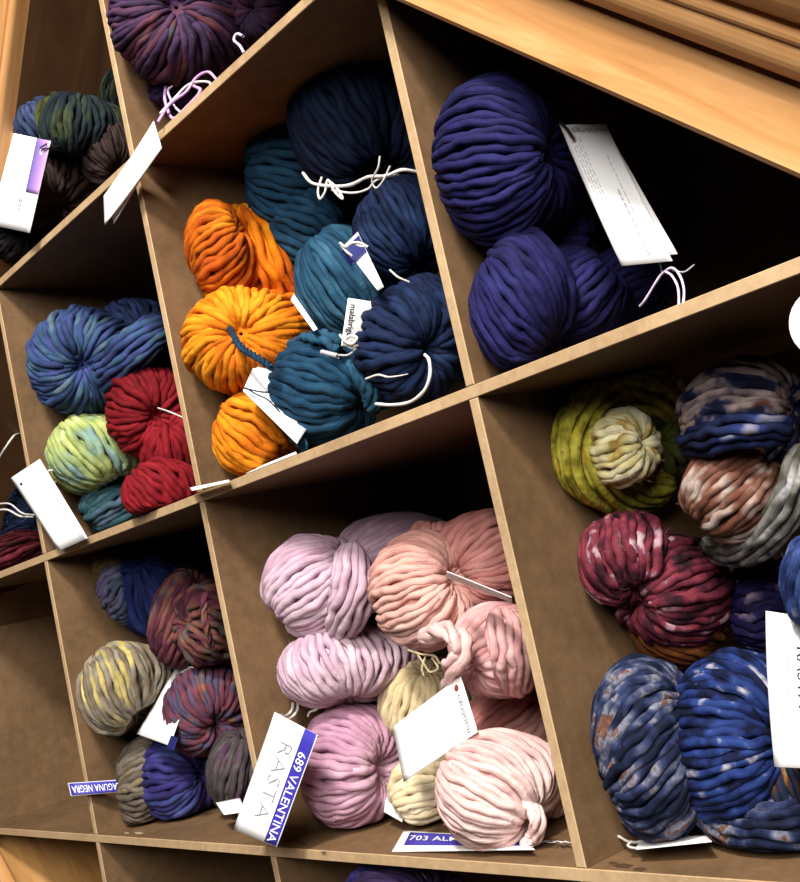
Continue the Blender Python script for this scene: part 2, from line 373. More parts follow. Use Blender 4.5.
def settle(px, py, Y, r):
    """bring a coil forward until it just clears the divider on its left and the shelf under it"""
    if c is None: return Y
    for i in range(40):
        P = at(px, py, Y); rm = r * mpp(P)
        if (P @ U - rm >= upos(c[0]) + TH / 2 - 0.002 and P @ V + rm <= vpos(c[1] + 1) - TH / 2 + 0.002) or Y < rm * 0.55: break
        Y -= 0.003
    return Y
def deepen(P, C0):
    """a skein is longer than it is wide and lies front to back: stretch its far half into the cubby"""
    P = P.copy(); d = P[..., 1] - C0[1]; P[..., 1] += np.where(d > 0, 0.6 * d * np.clip(d / 0.03, 0, 1), 0); return P
c = None
def ball(cx, cy, Y, rx, ry, pole, mat, ang=0, rz=None, sw=9.5, swirl=0.0, dent=0.22, jit=0.8, seed=1, dive=0.38, K=30, dens=1.05, name='yarn_coil'):
    """one rounded end of a wound skein: strands run over it like meridians from the crease at `pole`"""
    rng = np.random.default_rng(seed * 7919 + int(cx * 13 + cy * 7))
    sw = sw * 0.9; Y = settle(cx, cy, Y, min(rx, ry) * 1.02 if abs(rx - ry) < 15 else rx)
    C0 = at(cx, cy, Y); s = mpp(C0); e1, e2, e3 = view_axes(C0, ang)
    rz = rz or (rx + ry) / 2
    A = np.array([rx, ry, rz]) * s
    E = np.stack([e1, e2, e3])              # rows
    # pole in unit-sphere coordinates
    ax = math.radians(ang); dx, dy = (pole[0] - cx), -(pole[1] - cy)
    lx = (dx * math.cos(ax) + dy * math.sin(ax)) / rx; ly = (-dx * math.sin(ax) + dy * math.cos(ax)) / ry
    r2 = lx * lx + ly * ly
    lz = math.sqrt(1 - r2) if r2 < 0.98 else 0.12
    Pn = np.array([lx, ly, lz]); Pn /= np.linalg.norm(Pn)
    h = np.array([0, 0, 1.0]) if abs(Pn[2]) < 0.8 else np.array([0, 1.0, 0]); Q = np.cross(Pn, h); Q /= np.linalg.norm(Q); W = np.cross(Pn, Q)
    req = float(np.mean([np.linalg.norm(A * (Q * math.cos(t) + W * math.sin(t))) for t in np.linspace(0, np.pi, 12)]))
    r_s = sw * s / 2
    N = max(8, int(round(2 * np.pi * req / (sw * s) * dens)))
    phi = (np.arange(N) + rng.uniform(-.16, .16, N)) * 2 * np.pi / N
    x = (np.arange(N) * 0.618034 + rng.uniform()) % 1
    th0 = np.arcsin(0.06 + dive * x); th1 = np.arcsin(0.06 + dive * ((x * 3.7) % 1))
    t = np.linspace(0, 1, K)[None, :]
    th = th0[:, None] + (np.pi - th0 - th1)[:, None] * t
    dphi = wob(rng, N, K, 0.10 * jit * 2 * np.pi / N * 3) / np.maximum(np.sin(th), 0.45)
    over = (rng.uniform(0, 1, N) < 0.22 * jit)                     # a few strands lie on top and cross their neighbours
    drift = np.where(over, rng.uniform(-1, 1, N) * 2.6 * 2 * np.pi / N, 0)
    ph = phi[:, None] + dphi + swirl * np.cos(th) + drift[:, None] * (t - 0.5)
    S3 = np.cos(th)[..., None] * Pn + np.sin(th)[..., None] * (np.cos(ph)[..., None] * Q + np.sin(ph)[..., None] * W)
    sink = 0.30 * (np.exp(-((th - th0[:, None]) / 0.13) ** 2) + np.exp(-((np.pi - th1[:, None] - th) / 0.13) ** 2))
    dt = dent * (np.exp(-(th / 0.5) ** 2) + 0.6 * np.exp(-((np.pi - th) / 0.5) ** 2))
    rad = 1 - sink - dt - r_s / req + rng.uniform(-.55, .45, (N, 1)) * jit * r_s / req + wob(rng, N, K, 0.30 * jit * r_s / req) + np.where(over, 0.45 * r_s / req, 0)[:, None]
    L3 = S3 * rad[..., None] * A
    P = deepen(C0 + L3 @ E, C0)
    nrm = (S3 / A) @ E; nrm /= np.linalg.norm(nrm, axis=2, keepdims=True)
    R_ = r_s * 1.06 * (1 + wob(rng, N, K, 0.08, 4)) * np.clip(0.55 + 0.75 * np.sin(th), 0.6, 1.0) * rng.uniform(.88, 1.12, (N, 1))
    v, f, uv, uv2 = tubes(P, nrm, R_, None, rng.uniform(0, 1, N))
    # stray fibres standing off the wool
    nh = int(N * 4); ri = rng.integers(0, N, nh); ki = rng.integers(3, K - 3, nh)
    p0 = P[ri, ki]; dn = nrm[ri, ki] * rng.uniform(.3, 1, (nh, 1)) + rng.normal(0, .55, (nh, 3)); dn /= np.linalg.norm(dn, axis=1, keepdims=True)
    bend = rng.normal(0, .5, (nh, 3)); tt4 = np.linspace(0, 1, 4)[None, :, None]; Lh = rng.uniform(.5, 1.2, (nh, 1, 1)) * r_s
    hp = p0[:, None] + (nrm[ri, ki] * R_[ri, ki][:, None] * .8)[:, None] + Lh * (dn[:, None] * tt4 + bend[:, None] * tt4 ** 2)
    hv, hf, huv, huv2 = tubes(hp, np.broadcast_to(nrm[ri, ki][:, None], hp.shape) + 1e-3, np.full((nh, 4), 0.00011) * np.linspace(1, .5, 4), None, rng.uniform(0, 1, nh), 3)
    f = np.concatenate([f, hf + len(v)]); v = np.concatenate([v, hv]); uv = np.concatenate([uv, huv]); uv2 = np.concatenate([uv2, huv2])
    # filler underneath
    nu, nv = 20, 14
    tt = np.linspace(0.05, np.pi - 0.05, nv); pp = np.linspace(0, 2 * np.pi, nu, endpoint=False)
    TT, PP = np.meshgrid(tt, pp, indexing='ij')
    SS = np.cos(TT)[..., None] * Pn + np.sin(TT)[..., None] * (np.cos(PP)[..., None] * Q + np.sin(PP)[..., None] * W)
    rr = (1 - 1.75 * r_s / req) - dent * 1.25 * (np.exp(-(TT / 0.5) ** 2) + np.exp(-((np.pi - TT) / 0.5) ** 2))
    cv = deepen(C0 + (SS * rr[..., None] * A) @ E, C0).reshape(-1, 3); b0 = len(v)
    ii, jj = np.meshgrid(np.arange(nv - 1), np.arange(nu), indexing='ij'); j2 = (jj + 1) % nu
    cf = np.stack([ii * nu + jj, (ii + 1) * nu + jj, (ii + 1) * nu + j2, ii * nu + j2], -1).reshape(-1, 4) + b0
    cuv = np.stack([TT.ravel() * 0.05, np.full(TT.size, 0.5)], -1)
    return dict(v=np.concatenate([v, cv]), f=np.concatenate([f, cf]), uv=np.concatenate([uv, cuv]), uv2=np.concatenate([uv2, cuv * 0]), mat=mat, name=name)

def catmull(P, K):
    P = np.asarray(P, float); Q = np.concatenate([[2 * P[0] - P[1]], P, [2 * P[-1] - P[-2]]]); n = len(P) - 1
    out = []
    for t in np.linspace(0, n, K):
        i = min(int(t), n - 1); u = t - i; p0, p1, p2, p3 = Q[i:i + 4]
        out.append(0.5 * ((2 * p1) + (-p0 + p2) * u + (2 * p0 - 5 * p1 + 4 * p2 - p3) * u * u + (-p0 + 3 * p1 - 3 * p2 + p3) * u ** 3))
    return np.array(out)
def frames(C_, ref):
    T = np.gradient(C_, axis=0); T /= np.linalg.norm(T, axis=1, keepdims=True)
    n = ref - (ref @ T[0]) * T[0]; n /= np.linalg.norm(n); Ns = [n]
    for i in range(1, len(C_)):
        n = Ns[-1] - (Ns[-1] @ T[i]) * T[i]; n /= np.linalg.norm(n); Ns.append(n)
    Ns = np.array(Ns); return T, Ns, np.cross(T, Ns)
def bundle(pts, mat, sw=9.5, twist=0.5, jit=1.0, seed=1, K=40, cap=0.12, flat=1.0, name='yarn_coil', dens=1.05):
    """a rope of parallel strands along a path; pts = (px, py, Y, radius_px)"""
    rng = np.random.default_rng(seed * 104729 + int(pts[0][0] * 11 + pts[0][1])); sw = sw * 0.9
    pts = [(p[0], p[1], settle(p[0], p[1], p[2], p[3]), p[3]) for p in pts]
    W3 = np.array([at(p[0], p[1], p[2]) for p in pts]); s = np.mean([mpp(w) for w in W3])
    C_ = catmull(W3, K); Rr = catmull([[p[3] * mpp(w)] * 3 for p, w in zip(pts, W3)], K)[:, 0]
    T, Nn, Bb = frames(C_, CAM - W3[0])
    t = np.linspace(0, 1, K)
    capf = np.clip(np.minimum(t, 1 - t) / cap, 0, 1); capf = np.sqrt(1 - (1 - capf) ** 2)
    prof = Rr * (0.35 + 0.65 * capf)
    r_s = sw * s / 2; N = max(4, int(round(2 * np.pi * max(Rr.mean() - r_s, r_s) / (sw * s) * dens)))
    a = (np.arange(N) + rng.uniform(-.15, .15, N))[:, None] * 2 * np.pi / N + twist * 2 * np.pi * t[None, :] + wob(rng, N, K, 0.25 * jit * 2 * np.pi / N)
    rad = prof[None, :] - r_s + rng.uniform(-.5, .4, (N, 1)) * jit * r_s + wob(rng, N, K, 0.25 * jit * r_s)
    rad = np.maximum(rad, r_s * 0.3)
    nrm = np.cos(a)[..., None] * Nn[None] * flat + np.sin(a)[..., None] * Bb[None]
    P = C_[None] + rad[..., None] * nrm
    nn = nrm / np.linalg.norm(nrm, axis=2, keepdims=True)
    R_ = r_s * 1.08 * (1 + wob(rng, N, K, 0.13, 4)) * rng.uniform(.88, 1.12, (N, 1)) * np.clip(0.45 + 0.7 * capf, 0, 1)[None, :]
    v, f, uv, uv2 = tubes(P, nn, R_, None, rng.uniform(0, 1, N))
    nu = 14; pp = np.linspace(0, 2 * np.pi, nu, endpoint=False)
    cr = np.maximum(prof - 1.7 * r_s, r_s * 0.2)
    cv = (C_[:, None] + cr[:, None, None] * (np.cos(pp)[None, :, None] * Nn[:, None] * flat + np.sin(pp)[None, :, None] * Bb[:, None])).reshape(-1, 3)
    ii, jj = np.meshgrid(np.arange(K - 1), np.arange(nu), indexing='ij'); j2 = (jj + 1) % nu
    cf = np.stack([ii * nu + jj, ii * nu + j2, (ii + 1) * nu + j2, (ii + 1) * nu + jj], -1).reshape(-1, 4) + len(v)
    cuv = np.full((len(cv), 2), 0.5)
    return dict(v=np.concatenate([v, cv]), f=np.concatenate([f, cf]), uv=np.concatenate([uv, cuv]), uv2=np.concatenate([uv2, cuv * 0]), mat=mat, name=name)
def cord(pts, mat, rpx=1.6, K=40, seed=1, name='tie_string', wiggle=0.0, taper=False):
    """a single thin cord along (px, py, Y) points"""
    rng = np.random.default_rng(seed)
    W3 = np.array([at(*p[:3]) for p in pts]); C_ = catmull(W3, K); r = rpx * 0.85 * np.mean([mpp(w) for w in W3])
    T, Nn, Bb = frames(C_, CAM - W3[0])
    R_ = np.full((1, K), r) * (1 + wob(rng, 1, K, 0.1, 5))
    if taper: R_ = R_ * np.clip(np.linspace(1.3, 0.35, K), 0, 1)[None]
    C_ = C_ + wiggle * r * wob(rng, 1, K, 1.0, 3)[0][:, None] * Bb
    v, f, uv, uv2 = tubes(C_[None], Nn[None], R_, None, rng.uniform(0, 1, 1), 8)
    # close both ends
    n = len(v); v = np.concatenate([v, [C_[0]], [C_[-1]]]); uv = np.concatenate([uv, uv[:1], uv[-1:]]); uv2 = np.concatenate([uv2, uv2[:1], uv2[-1:]])
    ends = [[n, (i + 1) % 8, i, i] for i in range(8)]
    return dict(v=v, f=f, uv=uv, uv2=uv2, mat=mat, name=name)
def twocord(pts, mat, rpx=1.3, turns=6, K=70, name='tie_string'):
    """two-ply twisted cord"""
    W3 = np.array([at(*p[:3]) for p in pts]); C_ = catmull(W3, K); r = rpx * np.mean([mpp(w) for w in W3])
    T, Nn, Bb = frames(C_, CAM - W3[0]); t = np.linspace(0, 1, K) * turns * 2 * np.pi
    P = np.stack([C_ + r * (np.cos(t + o)[:, None] * Nn + np.sin(t + o)[:, None] * Bb) for o in (0, np.pi)])
    v, f, uv, uv2 = tubes(P, np.stack([Nn, Nn]), np.full((2, K), r * 1.1), None, np.array([.3, .6]), 7)
    return dict(v=v, f=f, uv=uv, uv2=uv2, mat=mat, name=name)

GROUPS = {(1, 0): 'pastel skeins', (2, 0): 'hand-dyed roving skeins in the right-hand cubby', (1, -1): 'orange, teal and navy skeins',
          (2, -1): 'indigo skeins', (0, -1): 'blue, green and red skeins', (-1, -1): 'skeins at the left border', (0, 0): 'mixed-colour skeins',
          (0, -2): 'dark skeins in the upper left cubby', (1, -2): 'purple skeins in the top cubby', (1, 1): 'skeins at the bottom border'}
def skein(cell, parts, label, group=None, clampit=True):
    for p in parts:
        if clampit and p['name'] == 'yarn_coil': p['v'] = clamp_cell(p['v'], cell)
    allv = np.concatenate([p['v'] for p in parts if p['name'] == 'yarn_coil'])
    lo = allv.min(0); c = allv.mean(0)
    root = empty('yarn_skein', (float(c[0]), float(c[1]), float(lo[2])), label, 'yarn', group or GROUPS[cell])
    for p in parts:
        mesh_obj(p['name'], p['v'], p['f'], p['mat'], root, smooth=True, uv=p['uv'], uv2=p['uv2'], label=p.get('label'))
    return root

# ------------------------------------------------------------------ wool colours
Y_LILAC = yarn('wool_lilac', [(.3, 'c290aa'), (.5, 'dab0c4'), (.7, 'eed0da')], 14, .5, .12, val=1, sat=0.75)
Y_LILACPINK = yarn('wool_lilac_pink', [(.3, 'bc7c9e'), (.5, 'd294b2'), (.7, 'e6b8cb')], 14, .5, .12, val=1, sat=0.75)
Y_SALMON = yarn('wool_salmon', [(.3, 'dc8f80'), (.5, 'eba898'), (.7, 'f6c9bb')], 14, .6, .12, val=1.02, sat=0.8)
Y_DEEPSALMON = yarn('wool_deep_salmon', [(.3, 'd88076'), (.5, 'e8958c'), (.7, 'f0b0a6')], 14, .5, .12, val=0.95, sat=0.85)
Y_BLUSH = yarn('wool_blush', [(.3, 'e6a6a0'), (.5, 'f2c0b8'), (.7, 'f8dad2')], 14, .5, .10, val=1.05, sat=0.75)
Y_ROSE = yarn('wool_rose', [(.3, 'da8c8c'), (.5, 'eaa6a4'), (.7, 'f6c8c2')], 14, .5, .12, val=1, sat=0.8)
Y_CREAM = yarn('wool_cream', [(.3, 'd8bd86'), (.5, 'e6d0a0'), (.7, 'f4e4c0')], 14, .5, .10, val=1, sat=0.85)
Y_ORANGE = yarn('wool_orange', [(.25, 'b8480a'), (.42, 'd96a0c'), (.55, 'ec8a10'), (.72, 'fab01e')], 24, .9, .16, val=1, sat=1)
Y_RUST = yarn('wool_burnt_orange', [(.25, 'a03c0a'), (.45, 'c65a0e'), (.6, 'd9720f'), (.75, 'ee9a20')], 24, .9, .16, val=0.95, sat=1)
Y_AMBER = yarn('wool_amber', [(.25, 'b8500a'), (.42, 'd8740e'), (.56, 'e88c16'), (.74, 'f2a528')], 24, .9, .14, val=1, sat=1)
Y_TEAL = yarn('wool_teal', [(.28, '0e3656'), (.48, '1a527a'), (.72, '357298')], 18, .7, .2, val=0.8, sat=0.85)
Y_TEALLT = yarn('wool_bright_teal', [(.28, '144268'), (.48, '246288'), (.72, '4a8aac')], 18, .7, .2, val=0.85, sat=0.8)
Y_NAVYTEAL = yarn('wool_dark_navy', [(.28, '0a1436'), (.5, '142852'), (.72, '1e3c66')], 16, .7, .25)
Y_NAVY = yarn('wool_navy', [(.28, '0c1a44'), (.5, '162e62'), (.72, '244880')], 18, .7, .25)
Y_INDIGO = yarn('wool_indigo', [(.28, '1a1650'), (.5, '262474'), (.72, '3a389a')], 14, .5, .2)
Y_RED = yarn('wool_red', [(.28, '7c0c16'), (.5, 'a01420'), (.72, 'b82430')], 14, .4, .14, val=0.85, sat=0.92)
Y_BLUEVAR = yarn('wool_variegated_blue', [(.28, '1e2c4c'), (.4, '2c4c80'), (.5, '4a5cb4'), (.58, '3c6c9c'), (.68, '6a8ca8'), (.78, '76906a')], 20, 1.6, .2, 2.5)
Y_GREEN = yarn('wool_spring_green', [(.28, '6a80a0'), (.38, '86b0a0'), (.48, '9cb46a'), (.58, 'b8c860'), (.7, 'cfdc9a'), (.78, '6a7098')], 22, 1.2, .15, 2.5, val=0.95, sat=0.8)
Y_SEA = yarn('wool_sea_green', [(.28, '1e4650'), (.45, '2e6a72'), (.55, '5a76a0'), (.65, '4c8a7c'), (.76, '8ab088')], 24, 1.6, .2, 2.5)
Y_FOREST = yarn('wool_forest_black', [(.28, '10161c'), (.42, '22303c'), (.52, '2c4440'), (.6, '565e2e'), (.68, '1e2c44'), (.78, '344c70')], 22, 1.6, .2, 2.5)
Y_SLATEBLUE = yarn('wool_slate_blue', [(.3, '2c3c60'), (.5, '4a5f9a'), (.7, '6a7cb0')], 20, 1.0, .15)
Y_OLIVEDARK = yarn('wool_olive_dark', [(.3, '2a3014'), (.5, '5a6420'), (.7, '8a9030')], 20, .8, .2)
Y_PLUM = yarn('wool_plum_brown', [(.3, '30201f'), (.5, '48322f'), (.7, '604640')], 16, .6, .2)
Y_BLACKWOOL = yarn('wool_black', [(.3, '141216'), (.5, '201c20'), (.7, '342c2e')], 16, .6, .2)
Y_PURPLEVAR = yarn('wool_purple_variegated', [(.26, '2a1e40'), (.38, '463058'), (.48, '5e3a6e'), (.56, '6e3a5e'), (.64, '8a4050'), (.72, '6a6a74'), (.8, '807a64')], 22, 2.8, .2, 2.5)
Y_MAGENTA = yarn('wool_magenta', [(.3, '6a2060'), (.5, '8c2c78'), (.7, '7a4a90')], 20, .8, .2)
Y_PURPLEDK = yarn('wool_dark_purple', [(.3, '281a44'), (.5, '442a64'), (.7, '6a3a7c')], 20, .8, .2)
Y_MAROON = yarn('wool_wine', [(.28, '1e141c'), (.42, '50181e'), (.56, '8a1e30'), (.7, '5a2038'), (.8, '301a24')], 40, 1.4, .3, 3)
Y_ROYAL = yarn('wool_royal_blue', [(.28, '141a40'), (.5, '24348a'), (.7, '3a50a8')], 18, 1.0, .2)
Y_VIOLETBLUE = yarn('wool_violet_blue', [(.28, '2c2468'), (.48, '443aa0'), (.6, '4c60b8'), (.75, '6a5ac0')], 18, 1.3, .18)
Y_LAVGREY = yarn('wool_lavender_grey', [(.28, '2c3c48'), (.45, '5c6c94'), (.55, '8478ac'), (.7, '5a7080')], 26, 1.4, .2)
Y_GOLD = yarn('wool_dark_gold', [(.28, '4a3816'), (.5, '86622a'), (.7, '76705c')], 26, 1.2, .2)
Y_YELGREY = yarn('wool_yellow_grey', [(.28, '5c4c3e'), (.42, '867258'), (.52, '9a907c'), (.60, 'c8b058'), (.7, 'e6d474'), (.8, '9a865a')], 24, 1.8, .18, 2.5, val=0.95, sat=0.8)
Y_GREYBROWN = yarn('wool_grey_brown', [(.28, '56483c'), (.45, '7c6a56'), (.58, '948470'), (.7, 'a08a58'), (.8, '8a8490')], 26, 1.6, .2, 2.5)
Y_BERRY = yarn('wool_berry_mixed', [(.26, '3a2430'), (.38, '6a2c44'), (.48, '8c3a50'), (.56, 'a05a44'), (.63, '7c6a60'), (.72, '5a3a6e'), (.8, 'a03a30')], 26, 2.2, .2, 2.5)
Y_SUNSET = yarn('wool_sunset_mixed', [(.26, '3c2c44'), (.36, '6e3450'), (.45, '9a4458'), (.52, '6a5480'), (.58, '5c5c72'), (.65, 'c0643a'), (.73, '96507c'), (.8, '5c3448')], 24, 2.4, .2, 2.5)
Y_SMOKE = yarn('wool_smoky_purple', [(.28, '32303a'), (.45, '5a4c50'), (.55, '6e6260'), (.64, '6a3a60'), (.75, '54606a')], 26, 1.8, .2, 2.5)
# felted roving dyed in blotches (right-hand cubby)
Y_MUSTARD = yarn('wool_mustard_olive', [(.26, '2e2c08'), (.36, '5e580e'), (.45, '948a24'), (.52, 'b0a63a'), (.57, '7a6c18'), (.62, 'c0862c'), (.68, 'cfc860'), (.8, 'e2dc8c')], 52, 2.2, .2, 3, 2.0, val=1.15, sat=0.92)
Y_BUTTER = yarn('wool_butter_cream', [(.32, 'a87a28'), (.42, 'd0bc70'), (.52, 'ece2a8'), (.7, 'f8f2d0')], 60, 2.6, .2, 3, val=1.05, sat=0.9)
Y_INKPINK = yarn('wool_ink_and_pink', [(.26, '0c1230'), (.42, '16204c'), (.48, '24306a'), (.53, 'b0949a'), (.60, 'e4c4bc'), (.70, '9c5a48')], 38, 2.6, .2, 3, 4.0)
Y_INKBLUE = yarn('wool_ink_blue', [(.28, '0a1030'), (.5, '16265c'), (.6, '22388a'), (.68, '9a98b4')], 30, 2.6, .2, 3, 1.0)
Y_CHESTNUT = yarn('wool_chestnut_cream', [(.28, '5a2c1c'), (.42, '84442e'), (.52, 'a46850'), (.6, 'd0ae9c'), (.72, 'e6d4c6')], 48, 2.6, .2, 3)
Y_STONE = yarn('wool_stone_navy', [(.28, '2a2c2a'), (.4, '5c5a44'), (.5, 'a09c94'), (.58, 'd0ccc8'), (.66, '2c3a64'), (.74, 'c89a34')], 44, 2.6, .2, 3)
Y_WINE = yarn('wool_wine_pink', [(.32, '1a0a12'), (.42, '4a1626'), (.50, '7a2238'), (.56, '96303e'), (.60, '8c3a50'), (.65, 'd098a8'), (.75, 'e8c8d0')], 56, 2.6, .2, 3, val=.85, sat=.85)
Y_COPPER = yarn('wool_copper', [(.28, '6a2410'), (.45, 'a04a14'), (.58, 'c46a1a'), (.72, '5a1c1a')], 30, 2.6, .2, 3)
Y_VIOLETWHITE = yarn('wool_violet_white', [(.28, '120e30'), (.46, '241c60'), (.56, '3a2c80'), (.63, '9a80b0'), (.7, 'e0d4e0')], 44, 2.6, .2, 3)
Y_BLUEWHITE = yarn('wool_blue_white', [(.28, '101840'), (.42, '1c3480'), (.54, '3a5ab0'), (.62, 'a0a8c8'), (.72, 'dcdce8')], 44, 2.6, .2, 3)
Y_DENIM = yarn('wool_denim_rust', [(.28, '080e22'), (.42, '18244c'), (.49, '30407a'), (.55, '60688e'), (.60, 'a4a6c0'), (.64, '8a503c'), (.69, 'b87a60')], 50, 2.6, .2, 3, 5.0)
Y_COBALT = yarn('wool_cobalt', [(.30, '060a20'), (.42, '0e1a4c'), (.51, '1c3890'), (.60, '2a4cac'), (.635, '9094c0'), (.69, 'e4e4f2')], 50, 2.6, .2, 3, 3.0)
Y_INKORANGE = yarn('wool_ink_orange', [(.28, '101424'), (.45, '1e2c54'), (.55, '5a3a20'), (.62, 'b05c1c'), (.72, 'b8a468')], 44, 2.6, .2, 3)

# ------------------------------------------------------------------ the skeins, cubby by cubby
# --- pastel cubby (j=1, k=0)
c = (1, 0)
skein(c, [ball(312, 586, .085, 50, 52, (348, 548), Y_LILAC, swirl=.25, dent=.12),
          bundle([(350, 545, .062, 16), (352, 585, .048, 22), (345, 618, .05, 20), (335, 640, .07, 12)], Y_LILAC, twist=.25, sw=9, cap=.2),
          ball(388, 556, .135, 60, 42, (342, 572), Y_LILAC, ang=10)],
      'pale lilac twisted skein, upper left in the pastel cubby')
skein(c, [ball(338, 668, .085, 62, 41, (352, 706), Y_LILAC, ang=4)],
      'pale lilac egg-shaped skein in the middle left of the pastel cubby')
skein(c, [ball(350, 766, .075, 52, 62, (392, 770), Y_LILACPINK, dent=.26)],
      'orchid pink skein on the pastel cubby floor beside the large blue-banded tag')
skein(c, [ball(424, 590, .07, 55, 60, (464, 572), Y_SALMON, dent=.2, ang=0),
          ball(484, 562, .11, 62, 50, (444, 580), Y_DEEPSALMON, ang=12),
          ball(436, 548, .105, 30, 30, (440, 580), Y_DEEPSALMON)],
      'salmon pink skein at the top of the pastel cubby with a deep crease')
skein(c, [ball(497, 650, .075, 50, 48, (462, 672), Y_ROSE, ang=-10, swirl=.2),
          bundle([(420, 637, .035, 9), (438, 632, .03, 10), (455, 636, .028, 11), (462, 652, .028, 11), (452, 668, .03, 11), (450, 690, .045, 11)], Y_BLUSH, sw=12, twist=.8),
          bundle([(500, 615, .05, 17), (508, 640, .042, 22), (512, 665, .045, 21), (518, 690, .06, 14)], Y_ROSE, sw=9.5, twist=.15)],
      'rose pink skein with a knotted nub, between the salmon skein and the divider')
skein(c, [ball(422, 702, .10, 46, 46, (428, 662), Y_CREAM, dent=.15),
          ball(420, 792, .095, 34, 34, (452, 768), Y_CREAM, swirl=.5),
          bundle([(455, 730, .12, 26), (448, 765, .12, 24), (440, 800, .12, 18)], Y_CREAM, twist=.2)],
      'cream skein in the middle of the pastel cubby behind the white card')
skein(c, [ball(508, 738, .125, 58, 50, (462, 775), Y_DEEPSALMON, ang=20)],
      'deep salmon skein tucked behind the blush skein in the pastel cubby')
skein(c, [ball(492, 790, .065, 58, 58, (537, 822), Y_BLUSH, dent=.1, swirl=-.15),
          ball(543, 788, .10, 30, 50, (540, 835), Y_ROSE),
          bundle([(470, 815, .03, 7), (500, 812, .022, 7), (525, 806, .022, 7), (536, 812, .026, 6)], Y_BLUSH, twist=.3, sw=10),
          bundle([(533, 806, .024, 8), (538, 822, .022, 9), (534, 838, .025, 9), (524, 848, .03, 7)], Y_BLUSH, sw=7, twist=.6)],
      'pale blush pink skein at the lower right of the pastel cubby, tail end looped')

# --- right-hand cubby (j=2, k=0)
c = (2, 0)
skein(c, [bundle([(672, 408, .125, 26), (648, 392, .105, 29), (610, 398, .09, 31), (584, 432, .082, 31), (590, 470, .085, 31), (624, 486, .095, 28), (668, 482, .12, 24)], Y_MUSTARD, sw=10.8, twist=.45, cap=.08),
          ball(622, 448, .062, 35, 40, (650, 440), Y_BUTTER, sw=10.8, dent=.1),
          ball(655, 440, .14, 34, 56, (660, 440), Y_OLIVEDARK, sw=10.8)],
      'mustard yellow and olive coiled skein with a cream centre, top left of the right-hand cubby')
skein(c, [ball(742, 420, .085, 64, 64, (800, 408), Y_INKPINK, sw=11.2, ang=8, dent=.08),
          bundle([(686, 446, .055, 15), (712, 440, .038, 18), (748, 431, .036, 18), (790, 432, .05, 16)], Y_INKBLUE, sw=10.8, twist=.1, cap=.08),
          ball(736, 492, .058, 56, 52, (788, 445), Y_CHESTNUT, sw=10.5, ang=25, dent=.08),
          bundle([(706, 545, .09, 13), (735, 552, .07, 17), (766, 534, .055, 19), (790, 498, .05, 19), (808, 445, .055, 18)], Y_STONE, sw=10.8, twist=.12, cap=.1)],
      'large navy, pale pink and chestnut skein at the top of the right-hand cubby')
skein(c, [ball(626, 560, .095, 46, 50, (640, 600), Y_WINE, sw=10.8, swirl=.3, ang=15, dent=.15),
          ball(668, 590, .08, 62, 56, (626, 604), Y_WINE, sw=10.8, ang=-25, dent=.2),
          ball(674, 626, .095, 50, 40, (630, 608), Y_COPPER, sw=10.5, ang=-15)],
      'wine red and pink skein with a copper underside, below the mustard skein')
skein(c, [ball(763, 606, .115, 36, 50, (800, 600), Y_VIOLETWHITE, sw=10.8),
          ball(790, 573, .13, 22, 14, (820, 573), Y_OLIVEDARK, sw=10)],
      'dark violet and white skein between the wine red and cobalt skeins')
skein(c, [ball(822, 590, .030, 38, 58, (838, 540), Y_BLUEWHITE, sw=10.8, ang=8)],
      'blue and white skein at the right border overlapping the top of the white printed card')
skein(c, [ball(648, 748, .075, 54, 92, (706, 690), Y_DENIM, sw=10.8, ang=6, dent=.1, K=40)],
      'denim blue skein with a rust streak at the lower left of the right-hand cubby')
skein(c, [ball(738, 742, .06, 72, 90, (792, 738), Y_COBALT, sw=11.2, ang=0, dent=.12, K=40),
          bundle([(700, 800, .055, 22), (730, 822, .045, 26), (775, 828, .045, 28), (830, 815, .05, 30)], Y_DENIM, sw=11, twist=.2, cap=.15),
          ball(815, 790, .07, 50, 52, (790, 742), Y_INKORANGE, sw=10.8)],
      'cobalt blue and white skein, biggest in the right-hand cubby, in front of the denim one')

# --- teal and orange cubby (j=1, k=-1)
c = (1, -1)
skein(c, [ball(352, 121, .10, 64, 73, (386, 176), Y_NAVYTEAL, sw=11, dent=.2), ball(405, 130, .13, 45, 60, (385, 175), Y_NAVYTEAL, sw=11)],
      'dark navy skein, topmost in the teal and orange cubby, tied with white string')
skein(c, [ball(290, 180, .105, 47, 66, (338, 190), Y_TEAL, sw=10, ang=12, dent=.1), ball(310, 225, .11, 44, 50, (350, 240), Y_TEAL, sw=10)],
      'teal skein at the upper left of the cubby below the dark navy one')
skein(c, [ball(220, 255, .095, 33, 56, (246, 216), Y_RUST, sw=9, dent=.15, swirl=.3, ang=10),
          bundle([(238, 208, .085, 9), (250, 228, .078, 19), (264, 258, .075, 27), (280, 288, .085, 25), (295, 305, .10, 15)], Y_ORANGE, sw=9.5, twist=.12, cap=.14),
          bundle([(236, 205, .08, 6), (232, 225, .07, 8), (218, 248, .068, 8), (205, 255, .075, 6)], Y_RUST, sw=9, twist=.5)],
      'burnt orange skein twisted into two lobes, highest of the three orange ones')
skein(c, [ball(243, 341, .075, 62, 54, (240, 330), Y_AMBER, sw=9.5, dent=.2, ang=5, swirl=-.2),
          ball(275, 330, .095, 40, 40, (255, 345), Y_ORANGE, sw=10)],
      'middle one of three orange skeins, a blue yarn end lying on it')
skein(c, [ball(253, 432, .07, 41, 46, (288, 458), Y_AMBER, sw=10.5, dent=.15)],
      'bright orange skein, lowest of the three, resting in the bottom corner of its cubby')
skein(c, [ball(345, 284, .09, 49, 62, (390, 345), Y_TEALLT, sw=9.5, ang=20, dent=.08)],
      'bright teal skein in the middle of the cubby between the orange and navy ones')
